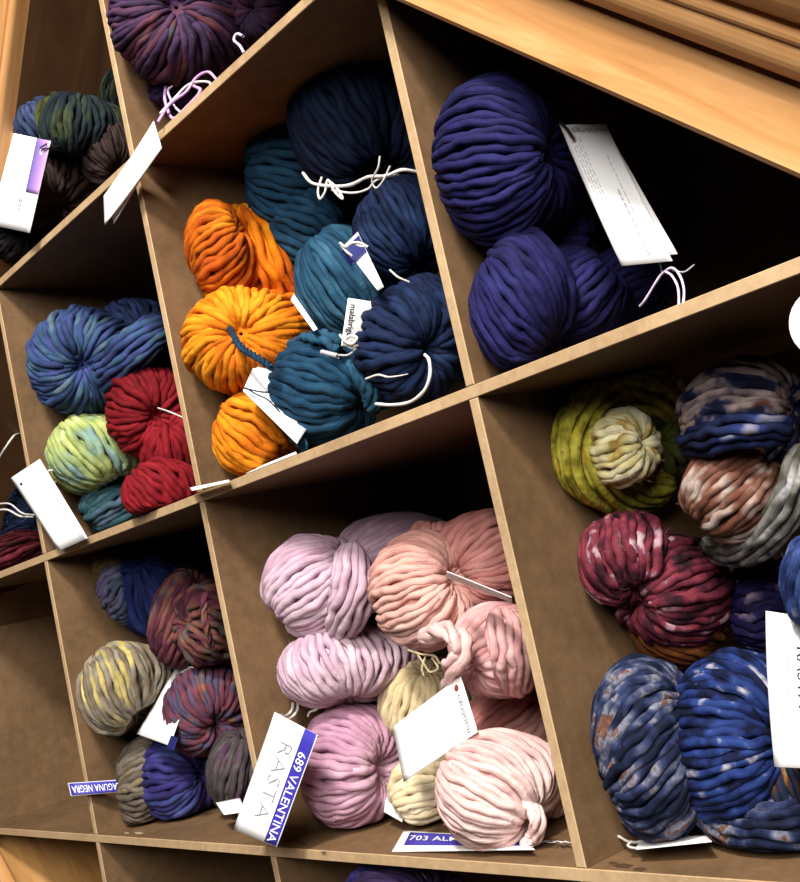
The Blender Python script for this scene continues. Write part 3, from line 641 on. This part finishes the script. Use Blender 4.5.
skein(c, [ball(402, 230, .09, 48, 54, (425, 268), Y_NAVY, sw=9, ang=-5, dent=.08)],
      'navy skein against the divider, between the topmost and the bottom navy skeins')
skein(c, [ball(410, 345, .065, 54, 60, (436, 352), Y_NAVY, sw=11, dent=.22), ball(418, 312, .085, 42, 38, (440, 350), Y_NAVY, sw=11)],
      'navy skein at the bottom right of its cubby, loose white string ends across it')
skein(c, [ball(322, 390, .055, 55, 54, (370, 404), Y_TEAL, sw=11, dent=.15),
          bundle([(290, 352, .05, 9), (315, 340, .04, 11), (340, 345, .045, 10)], Y_TEALLT, sw=10, twist=.3),
          bundle([(352, 362, .045, 9), (366, 385, .04, 10), (374, 410, .045, 9)], Y_TEALLT, sw=8, twist=.9),
          bundle([(288, 425, .03, 6), (298, 440, .022, 7), (304, 450, .024, 5)], Y_TEAL, sw=7, twist=.3)],
      'teal skein at the cubby bottom in front of the lowest orange one')

# --- indigo cubby (j=2, k=-1)
c = (2, -1)
skein(c, [ball(500, 162, .085, 68, 86, (560, 150), Y_INDIGO, sw=11, ang=8, dent=.12),
          bundle([(470, 105, .085, 14), (500, 100, .08, 22), (530, 130, .09, 22), (552, 165, .12, 16)], Y_INDIGO, sw=10, twist=.2)],
      'indigo skein at the upper left of the triangular cubby under the oak rail')
skein(c, [ball(520, 302, .06, 50, 73, (556, 352), Y_INDIGO, sw=12, ang=0, dent=.1),
          ball(572, 295, .075, 50, 52, (535, 330), Y_INDIGO, sw=11, ang=25)],
      'indigo skein lying on the long shelf, below the other indigo skein')
skein(c, [ball(628, 283, .11, 42, 38, (590, 300), Y_INDIGO, sw=10), ball(560, 240, .13, 40, 30, (600, 240), Y_INDIGO, sw=10)],
      'dark indigo skein half hidden behind the hanging white card')

# --- blue, green and red cubby (j=0, k=-1)
c = (0, -1)
skein(c, [ball(80, 362, .075, 51, 55, (84, 368), Y_BLUEVAR, sw=7.5, dent=.28, K=36, swirl=.35),
          bundle([(92, 392, .065, 18), (118, 368, .058, 22), (140, 345, .065, 21), (165, 325, .09, 16)], Y_BLUEVAR, sw=7.5, twist=.15),
          ball(132, 325, .10, 36, 26, (142, 338), Y_BLUEVAR, sw=7.5),
          ball(158, 350, .105, 20, 38, (146, 335), Y_BLUEVAR, sw=7.5)],
      'large twisted blue skein with greenish strands, above the spring green one')
skein(c, [ball(92, 454, .07, 46, 41, (118, 486), Y_GREEN, sw=9.5, ang=-10, dent=.1)],
      'spring green skein with hints of blue and yellow, left of the red ones')
skein(c, [ball(113, 506, .06, 34, 28, (142, 486), Y_SEA, sw=8, ang=20)],
      'sea green and grey-blue skein at the bottom of the cubby under the spring green one')
skein(c, [ball(148, 412, .075, 42, 48, (160, 418), Y_RED, sw=8.5, dent=.18), ball(172, 445, .085, 34, 42, (165, 415), Y_RED, sw=8.5)],
      'dark red skein, upper of the two red ones')
skein(c, [ball(158, 492, .055, 36, 34, (188, 520), Y_RED, sw=8.5, ang=15, dent=.08)],
      'dark red skein, lower of the two, leaning in the cubby corner')

# --- far left cubby (j=-1, k=-1)
c = (-1, -1)
skein(c, [ball(0, 470, .085, 26, 62, (22, 470), Y_BLUEVAR, sw=9, K=36), ball(5, 515, .075, 30, 30, (25, 505), Y_NAVY, sw=9)],
      'blue skein at the left border, tied with white string')
skein(c, [ball(-2, 548, .065, 40, 34, (40, 530), Y_MAROON, sw=7, ang=30)],
      'dark wine red skein at the left border below the blue one')

# --- laguna cubby (j=0, k=0)
c = (0, 0)
skein(c, [ball(153, 592, .10, 38, 54, (134, 556), Y_ROYAL, sw=8, ang=25, dent=.08),
          ball(120, 588, .10, 22, 36, (132, 570), Y_LAVGREY, sw=7.5, ang=15),
          ball(112, 572, .115, 20, 26, (128, 560), Y_GOLD, sw=7),
          ball(180, 570, .15, 45, 32, (215, 570), Y_BLACKWOOL, sw=8)],
      'royal blue skein with a lavender and dark gold end, above the yellow and grey-brown one')
skein(c, [ball(180, 618, .075, 30, 52, (196, 572), Y_BERRY, sw=7, ang=-8, dent=.1),
          ball(208, 625, .075, 36, 40, (176, 622), Y_BERRY, sw=7.5, jit=1.8, swirl=.15),
          bundle([(206, 592, .05, 4), (204, 610, .042, 4), (207, 630, .04, 4), (212, 648, .045, 4)], Y_BERRY, sw=4, twist=1.5)],
      'tousled berry red and purple skein against the divider')
skein(c, [ball(117, 688, .075, 39, 47, (142, 722), Y_YELGREY, sw=7.5, ang=0, dent=.15, swirl=.3),
          ball(138, 708, .09, 22, 24, (150, 722), Y_GREYBROWN, sw=7.5)],
      'yellow and grey-brown skein at the left of its cubby')
skein(c, [ball(178, 668, .125, 26, 48, (180, 630), Y_VIOLETBLUE, sw=7)],
      'dark violet blue skein deep between the yellow and sunset skeins')
skein(c, [ball(205, 710, .07, 42, 46, (222, 730), Y_SUNSET, sw=8, dent=.2, ang=0, swirl=.3)],
      'rose, orange and purple skein below the tousled berry one')
skein(c, [ball(238, 768, .07, 31, 43, (246, 728), Y_SMOKE, sw=7, ang=-10)],
      'smoky purple and grey skein against the divider beside the large blue-banded tag')
skein(c, [ball(143, 782, .075, 27, 44, (172, 770), Y_GREYBROWN, sw=7.5, dent=.08), ball(178, 776, .06, 37, 44, (206, 772), Y_VIOLETBLUE, sw=8, dent=.12)],
      'grey-brown and violet blue skein at the bottom of its cubby')

# --- upper left cubby (j=0, k=-2)
c = (0, -2)
skein(c, [ball(36, 122, .022, 26, 28, (52, 150), Y_SLATEBLUE, sw=7, ang=-10),
          ball(76, 126, .045, 36, 35, (70, 160), Y_FOREST, sw=7.5),
          ball(54, 122, .030, 18, 31, (60, 154), Y_OLIVEDARK, sw=6.5)],
      'blue, olive and near-black skein by the oak stile')
skein(c, [ball(110, 86, .10, 24, 32, (112, 55), Y_FOREST, sw=7)], 'dark grey-green skein beside the divider, highest in the upper left cubby')
skein(c, [ball(106, 152, .07, 25, 36, (118, 175), Y_PLUM, sw=6.5)], 'plum brown skein tucked against the divider in the upper left cubby')
skein(c, [ball(58, 192, .05, 46, 40, (58, 210), Y_PLUM, sw=6.5, jit=1.6, ang=30)], 'plum brown skein beside the purple-striped tag')
skein(c, [ball(20, 238, .04, 30, 26, (30, 225), Y_BLACKWOOL, sw=6)], 'near-black skein in the lowest corner beneath the purple-striped tag')

# --- purple cubby (j=1, k=-2)
c = (1, -2)
skein(c, [ball(176, 22, .075, 66, 62, (178, 0), Y_PURPLEVAR, sw=8.2, dent=.25, K=36, swirl=.25), ball(130, 8, .10, 20, 32, (132, -20), Y_MAGENTA, sw=8)],
      'large purple variegated skein at the top border')
skein(c, [ball(262, 8, .075, 34, 34, (245, 10), Y_PURPLEVAR, sw=9)], 'purple skein beside the large one at the top border')
skein(c, [ball(178, 92, .07, 30, 20, (200, 85), Y_PURPLEDK, sw=8)], 'dark purple skein under the large purple one, with lilac cords')

# --- bottom cubby (j=1, k=1)
skein((1, 1), [ball(398, 915, .085, 60, 46, (440, 905), Y_PURPLEDK, sw=8.5, ang=-5), ball(365, 900, .09, 22, 34, (372, 880), Y_INDIGO, sw=8)],
      'dark purple skein at the bottom border with white string')

# ------------------------------------------------------------------ loose strings and yarn ends
def string(label, parts, group='loose strings and yarn ends'):
    allv = np.concatenate([p['v'] for p in parts]); lo = allv.min(0); c = allv.mean(0)
    root = empty('tie_string', (float(c[0]), float(c[1]), float(lo[2])), label, 'string', group)
    for p in parts: mesh_obj('cord', p['v'], p['f'], p['mat'], root, smooth=True, uv=p['uv'], uv2=p['uv2'])
    return root
string('white tie string with loops under the topmost dark navy skein',
       [cord([(303, 173, .05), (312, 183, .045), (330, 186, .045), (350, 185, .045), (368, 177, .045), (385, 176, .045), (402, 170, .05), (418, 172, .06)], M_COTTON, 2.0),
        cord([(322, 177, .047), (318, 190, .044), (320, 199, .043), (325, 192, .044), (328, 180, .046), (335, 192, .043), (343, 199, .043), (337, 188, .045), (328, 180, .047)], M_COTTON, 1.5),
        cord([(332, 190, .046), (352, 193, .045), (368, 189, .045), (377, 180, .045), (398, 174, .05)], M_COTTON, 1.4),
        cord([(380, 156, .04), (378, 168, .04), (372, 180, .042), (376, 188, .044), (383, 181, .044), (390, 166, .045)], M_COTTON, 1.1)])
string('white cotton string bent in a hook over the bottom navy skein',
       [cord([(376, 404, .004), (392, 405, .001), (410, 402, .000), (424, 391, .000), (430, 375, .002), (429, 360, .006), (425, 355, .010)], M_COTTON, 2.1)])
string('short white string end on the bottom navy skein, left of the hooked one',
       [cord([(366, 379, .012), (378, 375, .008), (388, 377, .006), (398, 376, .006), (408, 374, .010)], M_COTTON, 1.4, taper=True)])
string('pale blue frayed yarn end over the bottom teal skein',
       [cord([(322, 352, .01), (330, 354, .008), (338, 356, .008)], M_GREYCOTTON, 3.0), cord([(336, 355, .008), (348, 355, .01), (356, 349, .02)], M_GREYCOTTON, 1.3)])
string('twisted teal yarn end lying across the middle orange skein',
       [cord([(229, 328, .012), (234, 336, .008), (238, 344, .004)], Y_TEAL, 3.4), twocord([(235, 340, .005), (245, 350, .003), (258, 358, .003), (272, 368, .006)], Y_TEAL, 1.9, 5)])
string('white string curling over the navy skein against the divider', [cord([(390, 270, .04), (398, 277, .035), (409, 282, .04)], M_COTTON, 1.2)])
string('lilac cords looped at the edge of the purple cubby',
       [cord([(160, 114, -.004), (175, 98, .01), (190, 84, .02), (210, 83, .015), (205, 98, .008), (190, 110, .004)], M_COTTON, 1.6),
        cord([(158, 122, -.006), (170, 104, .004), (186, 92, .012), (196, 78, .02), (208, 72, .02), (217, 80, .012)], M_LILACCOTTON, 1.7),
        cord([(166, 86, .02), (165, 100, .012), (172, 118, .004), (182, 112, .003), (200, 92, .006), (194, 86, .015)], M_LILACCOTTON, 1.9),
        cord([(190, 118, .004), (176, 108, .008), (168, 92, .015), (172, 86, .02)], M_PALELILAC, 1.4)])
string('short lilac cord looped over the small purple skein at the top border',
       [cord([(244, 53, .004), (240, 46, .008), (234, 40, .014), (237, 34, .016), (243, 36, .012)], M_PALELILAC, 1.7)])
string('pale lilac string knotted on the half-hidden indigo skein',
       [cord([(683, 307, .004), (684, 290, .008), (680, 276, .012), (672, 268, .016), (662, 274, .02), (656, 282, .02), (645, 300, .02), (640, 306, .022)], M_PALELILAC, 1.5),
        cord([(679, 306, .004), (678, 288, .008), (672, 276, .012), (666, 272, .016)], M_PALELILAC, 1.5),
        cord([(659, 262, .03), (662, 272, .024), (658, 280, .02)], M_GREYCOTTON, 1.2), cord([(672, 270, .016), (684, 272, .02), (694, 265, .03)], M_GREYCOTTON, 1.1)])
string('white string crossing the blue skein at the left border',
       [cord([(-3, 462, .02), (6, 447, .02), (14, 436, .03), (20, 434, .05)], M_COTTON, 1.3), cord([(-3, 510, .015), (8, 510, .015), (20, 516, .018), (33, 517, .03)], M_COTTON, 1.2), cord([(-3, 504, .015), (10, 504, .016), (22, 513, .018), (34, 515, .03)], M_COTTON, 1.0)])
string('pale string end across the upper red skein', [cord([(158, 408, .02), (170, 412, .012), (184, 418, .018)], M_COTTON, 0.9)])
string('white string around the spring green skein', [cord([(48, 471, .004), (56, 470, .01), (66, 471, .018)], M_COTTON, 1.4), cord([(62, 471, .022), (60, 478, .02), (55, 483, .022)], M_COTTON, 1.3)])
string('cream cords tied round the pale lilac egg-shaped skein by the blue-banded tag',
       [cord([(293, 703, .035), (292, 710, .03), (286, 716, .018), (277, 715, .0)], M_COTTON, 1.8), cord([(298, 702, .035), (297, 711, .03), (289, 719, .018), (280, 717, .0)], M_COTTON, 1.6),
        cord([(320, 703, .04), (317, 709, .035), (310, 712, .035), (308, 716, .035)], M_COTTON, 1.3)])
string('pale yellow strings over the top of the cream skein',
       [cord([(408, 650, .045), (420, 654, .04), (434, 656, .04), (440, 664, .04)], Y_CREAM, 1.4), cord([(418, 655, .04), (424, 664, .038), (430, 672, .038), (438, 668, .038), (432, 658, .04)], Y_CREAM, 1.3),
        cord([(426, 654, .042), (422, 668, .036), (424, 676, .035)], Y_CREAM, 1.2)])
string('white string hanging at the bottom border', [cord([(402, 866, .03), (418, 871, .03), (426, 880, .03), (428, 890, .03)], M_COTTON, 1.3), cord([(398, 868, .03), (408, 872, .03), (416, 884, .03)], M_COTTON, 1.1)])
string('white frayed string under the denim blue skein', [cord([(618, 836, .03), (630, 842, .022), (644, 840, .022), (652, 832, .03)], M_COTTON, 1.6), cord([(632, 841, .022), (628, 846, .018), (638, 848, .018), (646, 843, .02)], M_COTTON, 1.4)])

# ------------------------------------------------------------------ paper tags
def patch(c):
    """c: four (px,py,Y) corners of the card as its print reads: bottom-left, bottom-right, top-right, top-left"""
    P = np.array([at(*q) for q in c])
    def fn(s, t, lift=0.0, bow=0.0):
        s = np.asarray(s, float)[..., None]; t = np.asarray(t, float)[..., None]
        Q = (1 - s) * (1 - t) * P[0] + s * (1 - t) * P[1] + s * t * P[2] + (1 - s) * t * P[3]
        n = np.cross(P[1] - P[0], P[3] - P[0]); n /= np.linalg.norm(n)
        if n @ (CAM - P[0]) < 0: n = -n
        return Q + n * (lift + bow * 4 * s * (1 - s))
    fn.w = float(np.linalg.norm(P[1] - P[0])); fn.h = float(np.linalg.norm(P[3] - P[0]))
    return fn
def sheet(fn, s0, s1, t0, t1, mat, name, parent, th=0.0004, lift=0.0, n=10, bow=0.0, label=None, uvgrad=False, outline=None):
    g = np.linspace(0, 1, n + 1); S_, T_ = np.meshgrid(s0 + (s1 - s0) * g, t0 + (t1 - t0) * g, indexing='ij')
    a = fn(S_, T_, lift + th, bow).reshape(-1, 3); b_ = fn(S_, T_, lift, bow).reshape(-1, 3)
    v = np.concatenate([a, b_]); m_ = (n + 1) ** 2; f = []
    id_ = lambda i, j: i * (n + 1) + j
    for i in range(n):
        for j in range(n):
            f.append((id_(i, j), id_(i + 1, j), id_(i + 1, j + 1), id_(i, j + 1))); f.append((m_ + id_(i, j), m_ + id_(i, j + 1), m_ + id_(i + 1, j + 1), m_ + id_(i + 1, j)))
    for i in range(n):
        for (p, q) in (((i, 0), (i + 1, 0)), ((i + 1, n), (i, n)), ((0, i + 1), (0, i)), ((n, i), (n, i + 1))):
            f.append((id_(*p), m_ + id_(*p), m_ + id_(*q), id_(*q)))
    uv = None
    if uvgrad: uv = np.concatenate([np.stack([np.tile(g, n + 1)] * 2, -1)] * 2)
    return mesh_obj(name, v, np.array(f), mat, parent, smooth=False, uv=uv, label=label)
def lettering(fn, text, s, t, size, mat, parent, bow=0.0, lift=0.00065, bold=0.0, name='lettering', stretch=1.0, align='CENTER'):
    """flat print: the built-in font laid onto the card; size = letter height as a share of card height"""
    cu = bpy.data.curves.new('lettering_outline', 'FONT'); cu.body = text; cu.size = 1; cu.align_x = align; cu.align_y = 'CENTER'; cu.offset = bold; cu.resolution_u = 2
    ob = bpy.data.objects.new('lettering_outline', cu); COL.objects.link(ob)
    dg = bpy.context.evaluated_depsgraph_get(); me = ob.evaluated_get(dg).to_mesh()
    v = np.array([q.co[:] for q in me.vertices]); f = [tuple(p.vertices) for p in me.polygons]
    ob.evaluated_get(dg).to_mesh_clear(); bpy.data.objects.remove(ob); bpy.data.curves.remove(cu)
    h = size * fn.h
    S_ = s + v[:, 0] * h * stretch / fn.w; T_ = t + v[:, 1] * h / fn.h
    return mesh_obj(name, fn(S_, T_, lift, bow), f, mat, parent)
def fine_print(fn, s0, s1, rows, mat, parent, seed=1, bow=0.0, hgt=0.008, name='fine_print'):
    """rows of print too small to read: short worn dashes"""
    rng = random.Random(seed); v = []; f = []
    for t in rows:
        s = s0
        while s < s1 - 0.02:
            w = rng.uniform(0.015, 0.05)
            q = fn(np.array([s, s + w, s + w, s]), np.array([t - hgt, t - hgt, t + hgt, t + hgt]), 0.0006, bow)
            n = len(v); v += [tuple(x) for x in q]; f.append((n, n + 1, n + 2, n + 3)); s += w + rng.uniform(0.008, 0.02)
    o = mesh_obj(name, v, f, mat, parent); o['kind'] = 'stuff'
    return o
def hole(fn, s, t, r, parent, mat=M_INK, bow=0.0, name='punched_hole'):
    a = np.linspace(0, 2 * np.pi, 14, endpoint=False)
    return mesh_obj(name, fn(s + r / fn.w * np.cos(a), t + r / fn.h * np.sin(a), 0.00062, bow), [tuple(range(14))], mat, parent)
def tag(label, corners, bow=0.0, group='paper tags on the skeins'):
    fn = patch(corners); P = np.array([at(*q) for q in corners])
    root = empty('paper_tag', (float(P[:, 0].mean()), float(P[:, 1].mean()), float(P[:, 2].min())), label, 'tag', group)
    sheet(fn, 0, 1, 0, 1, M_PAPER, 'card', root, bow=bow)
    return fn, root

# upper left, purple stripe
fn, r = tag('white tag with a purple stripe and eyelet hanging over the oak stile', [(30, 233, -.012), (51, 141, .0), (8, 132, .0), (-8, 225, -.012)])
sheet(fn, .42, 1.0, .0, .30, M_WASH, 'colour_stripe', r, lift=.0004, th=.0002, uvgrad=True, label='purple washed stripe')
hole(fn, .87, .14, .0026, r, M_PAPER, name='eyelet'); hole(fn, .875, .14, .0017, r)
fine_print(fn, .22, .36, [.40, .36], M_GREYINK, r, 3, hgt=.012)
string('black thread through the eyelet of the purple-striped tag', [cord([(40, 148, -.004), (46, 144, -.002), (52, 139, .01), (60, 136, .03)], M_INK, .9), cord([(42, 149, -.004), (50, 148, .0), (60, 146, .02)], M_INK, .9)])
# folded blank tag hanging from the lilac cords
fn, r = tag('blank white tag hanging from lilac cords across the divider', [(104, 196, -.02), (154, 121, -.008), (162, 148, -.006), (105, 225, -.02)], bow=-.001)
fn2 = patch([(112, 214, -.014), (150, 130, -.004), (160, 148, -.003), (114, 224, -.014)]); sheet(fn2, 0, 1, 0, 1, M_PAPER, 'inner_card', r)
# indigo cubby card
fn, r = tag('long white printed card leaning in the indigo cubby, read upside down', [(603, 125, .035), (560, 124, .035), (622, 266, .02), (673, 261, .02)][0:0] or [(622, 266, .018), (560, 125, .035), (606, 124, .04), (673, 261, .018)], bow=.001)
# print runs along the long side
lettering(patch([(606, 124, .04), (560, 125, .035), (622, 266, .018), (673, 261, .018)]), 'malabrigo', .42, .055, .055, M_GREYINK, r, bow=.0, lift=.0013, bold=.01)
fine_print(fn, .08, .93, [.13, .19, .25, .31], M_LIGHTINK, r, 5, bow=.001, hgt=.010)
fine_print(fn, .05, .52, [.64], M_GREYINK, r, 6, bow=.001, hgt=.014)
fine_print(fn, .05, .75, [.74], M_LIGHTINK, r, 7, bow=.001, hgt=.010)
fn2 = patch([(624, 262, .024), (562, 126, .042), (604, 124, .048), (678, 254, .024)]); sheet(fn2, 0, 1, 0, 1, M_PAPER, 'inner_card', r)
string('dark cord through the corner hole of the long card', [cord([(560, 122, .035), (566, 128, .03), (570, 133, .028), (573, 138, .03)], M_INK, 1.8)])
# teal cubby
fn, r = tag('white tag with vertical lettering between the bright teal and bottom navy skeins', [(345, 298, .032), (341, 344, .02), (366, 350, .05), (378, 303, .05)][0:0] or [(348, 298, .03), (341, 346, .02), (376, 348, .05), (380, 303, .05)])
lettering(fn, 'malabrigo', .46, .18, .26, M_INK, r, bold=.01)
string('white string knotted at the corner of the vertically lettered tag', [cord([(340, 335, .014), (345, 341, .012), (352, 344, .012), (357, 338, .014), (350, 336, .014), (343, 342, .013)], M_COTTON, 1.7), cord([(344, 344, .014), (352, 348, .014), (358, 345, .016)], M_COTTON, 1.4)])
fn, r = tag('narrow white tag with a navy end between the bright teal and navy skeins', [(378, 291, .03), (384, 287, .03), (358, 232, .045), (344, 246, .035)])
sheet(fn, -.35, 1.0, .62, .94, M_NAVYBAND, 'colour_stripe', r, lift=.0005, th=.0002, label='navy printed stripe')
string('white string knotted through the navy-ended tag', [cord([(340, 243, .03), (346, 247, .026), (352, 243, .026), (360, 243, .028), (368, 247, .03)], M_COTTON, 1.6), cord([(341, 245, .03), (347, 252, .026), (352, 256, .028)], M_COTTON, 1.5), cord([(352, 242, .027), (360, 246, .028), (368, 246, .03)], M_COTTON, 1.2)])
fn, r = tag('white tag edge seen between the middle orange and bright teal skeins', [(291, 300, .05), (314, 331, .03), (318, 329, .035), (294, 294, .05)])
fn, r = tag('white tag between the lowest orange and bottom teal skeins, tied with teal thread', [(243, 391, .006), (297, 444, .010), (314, 418, .045), (258, 357, .03)])
fine_print(fn, .45, .6, [.9, .86, .82], M_LIGHTINK, r, 8, hgt=.005)
string('teal thread through the corner of the tag by the lowest orange skein', [cord([(244, 388, .006), (252, 390, .006), (262, 392, .008), (272, 392, .02)], Y_TEAL, 1.0), cord([(246, 388, .006), (256, 394, .004), (268, 400, .004), (280, 412, .01)], Y_TEAL, .9)])
fn, r = tag('white tag lying edge-on on the shelf under the lowest orange skein', [(252, 470, .03), (296, 452, .012), (297, 454, .004), (246, 474, .015)])
fn, r = tag('white tag seen edge-on lying across the divider beside the lower red skein', [(190, 488, -.004), (229, 480, -.002), (230, 482, -.012), (192, 491, -.016)][0:4])
# blue cubby
fn, r = tag('white tag with a punched corner leaning in front of the sea green skein', [(88, 538, -.006), (40, 459, -.010), (11, 478, -.014), (59, 551, -.012)])
hole(fn, .87, .83, .0018, r)
fine_print(fn, .04, .55, [.08, .13, .18], M_LIGHTINK, r, 9, hgt=.010)
fn, r = tag('white tag wedged behind the large blue skein', [(54, 432, .05), (76, 424, .05), (70, 385, .07), (44, 398, .06)])
lettering(fn, 'b', .92, .22, .32, M_INK, r, bold=.02)
# laguna cubby
fn, r = tag('narrow purple-blue band tag, lettered upside down, poking past the divider', [(130, 779, .028), (68, 783, -.016), (71, 796, -.017), (131, 791, .028)])
sheet(fn, .0, .985, .03, .95, M_BAND, 'colour_band', r, lift=.0004, th=.0002, label='purple-blue printed band')
lettering(fn, 'LAGUNA NEGRA', .56, .46, .78, M_WHITEINK, r, lift=.001, bold=.004, stretch=.66)
fn, r = tag('white tag lying between the yellow and sunset skeins', [(170, 746, .02), (137, 734, .03), (178, 664, .075), (198, 668, .07)])
fine_print(fn, .3, .7, [.36, .42], M_LIGHTINK, r, 11, hgt=.008)
sheet(fn, -.14, .06, -.04, .12, M_NAVYBAND, 'colour_stripe', r, lift=.0002, th=.0003)
fn, r = tag('white tag corner under the smoky purple skein', [(224, 815, .02), (216, 803, .03), (240, 798, .05), (246, 812, .03)])
# pastel cubby
fn, r = tag('large white tag with a blue lettered band hanging at the divider below the lilac skeins', [(275, 712, -.006), (234, 829, -.028), (277, 847, -.026), (318, 735, -.002)])
FN = patch([(275, 712, -.006), (234, 829, -.028), (277, 847, -.026), (318, 735, -.002)])
FNr = patch([(318, 735, -.002), (275, 712, -.006), (234, 829, -.028), (277, 847, -.026)])
# text runs down the card, letter tops to the right: baseline on the left long side
sheet(fn, .0, .995, .72, .985, M_BAND, 'colour_band', r, lift=.0004, th=.0002, label='blue printed band')
lettering(fn, '689 VALENTINA', .58, .845, .25, M_WHITEINK, r, lift=.001, bold=.004, stretch=.92)
lettering(fn, 'RASTA', .50, .46, .42, M_GREYINK, r, lift=.001, bold=-.026, stretch=1.12)
fn, r = tag('white card lettered along one edge lying across the cream skein', [(478, 732, .02), (461, 676, .03), (393, 727, .02), (404, 782, .012)])
FN = patch([(478, 732, .02), (461, 676, .03), (393, 727, .02), (404, 782, .012)])
lettering(fn, 'malabrigo', .40, .09, .085, M_INK, r, bold=.0)
hole(fn, .86, .085, .0022, r, M_REDINK, name='printed_mark')
fn, r = tag('white tag with a blue lettered band lying on the shelf under the blush skein', [(392, 852, .006), (535, 850, .01), (520, 838, .04), (404, 831, .04)])
sheet(fn, .07, 1.0, .28, .92, M_BAND, 'colour_band', r, lift=.0004, th=.0002, label='blue printed band')
lettering(fn, '703 ALMOND BLOSSOM', .09, .60, .34, M_WHITEINK, r, lift=.001, bold=.002, stretch=.95, align='LEFT')
fn, r = tag('white tag corner behind the cream skein on the pastel cubby floor', [(384, 812, .05), (402, 822, .04), (408, 806, .06), (386, 796, .06)])
fn, r = tag('white tag seen almost edge-on in front of the salmon skein', [(446, 577, .034), (512, 602, .026), (512, 597, .010), (447, 571, .016)])
# right-hand cubby
fn, r = tag('white printed card hanging at the right border by the cobalt skein', [(775, 766, -.004), (766, 611, .006), (838, 618, .006), (842, 768, -.006)][0:0] or [(766, 611, .034), (775, 767, .002), (842, 770, .0), (838, 622, .034)], bow=.002)
fine_print(fn, .10, .66, [.20], M_GREYINK, r, 12, bow=.002, hgt=.007)
fine_print(fn, .28, .62, [.31], M_GREYINK, r, 13, bow=.002, hgt=.008)
lettering(fn, 'RASTA', .42, .53, .28, M_INK, r, bow=.002, bold=.0, stretch=1.0)
fn, r = tag('white tag lying under the denim blue skein', [(636, 850, .01), (712, 842, .02), (706, 836, .04), (640, 838, .03)])

# round white tag at the right border
P = at(822, 322, -.004); s = mpp(P); e1, e2, e3 = view_axes(P)
a = np.linspace(0, 2 * np.pi, 28, endpoint=False); rr = 33 * s * (1 - .05 * np.cos(2 * a))
v = np.concatenate([P + np.outer(rr * np.cos(a), e1) + np.outer(rr * np.sin(a), e2) + e3 * .0003, P + np.outer(rr * np.cos(a), e1) + np.outer(rr * np.sin(a), e2) - e3 * .0003])
f = [tuple(range(28)), tuple(range(55, 27, -1))] + [(i, 28 + i, 28 + (i + 1) % 28, (i + 1) % 28) for i in range(28)]
root = empty('round_tag', tuple(P - np.array([0, 0, 33 * s])), 'round white tag at the right border under the long shelf edge', 'tag')
mesh_obj('card', v, f, M_PAPER, root)
p = cord([(822, 300, -.004), (826, 280, -.004), (832, 262, -.003)], M_COTTON, 1.0); mesh_obj('cord', p['v'], p['f'], p['mat'], root, smooth=True)

# worn spots on the shelf under the pastel and right-hand cubbies
def on_shelf(px, py, k, lift):
    d = ROT.T @ np.array([(px - 400) / FPX, (py - 441) / FPX, 1.0]); q = vpos(k) - TH / 2 - lift
    return CAM + (q - CAM @ V) / (d @ V) * d
M_STAIN = plain('worn_fibreboard', '4a3624', 0.7); M_CHIP = plain('chipped_fibreboard', 'b09a80', 0.8)
for (cx_, cy_, rx_, ry_, mt) in ((624, 866, 11, 2.6, M_STAIN), (640, 869, 8, 2.4, M_STAIN), (613, 863, 5, 1.6, M_STAIN), (303, 844, 5, 1.4, M_STAIN), (139, 833, 5, 1.0, M_CHIP), (127, 833, 3, .8, M_CHIP), (323, 851, 3, .7, M_CHIP)):
    rng = random.Random(int(cx_)); pts = []
    for i in range(16):
        a_ = 2 * math.pi * i / 16; q_ = rng.uniform(.6, 1.1); pts.append(on_shelf(cx_ + rx_ * q_ * math.cos(a_), cy_ + ry_ * q_ * math.sin(a_) + rx_ * q_ * math.cos(a_) * .06, 1, .00015))
    mesh_obj('worn_spot', pts, [tuple(range(16))], mt, cabinet)
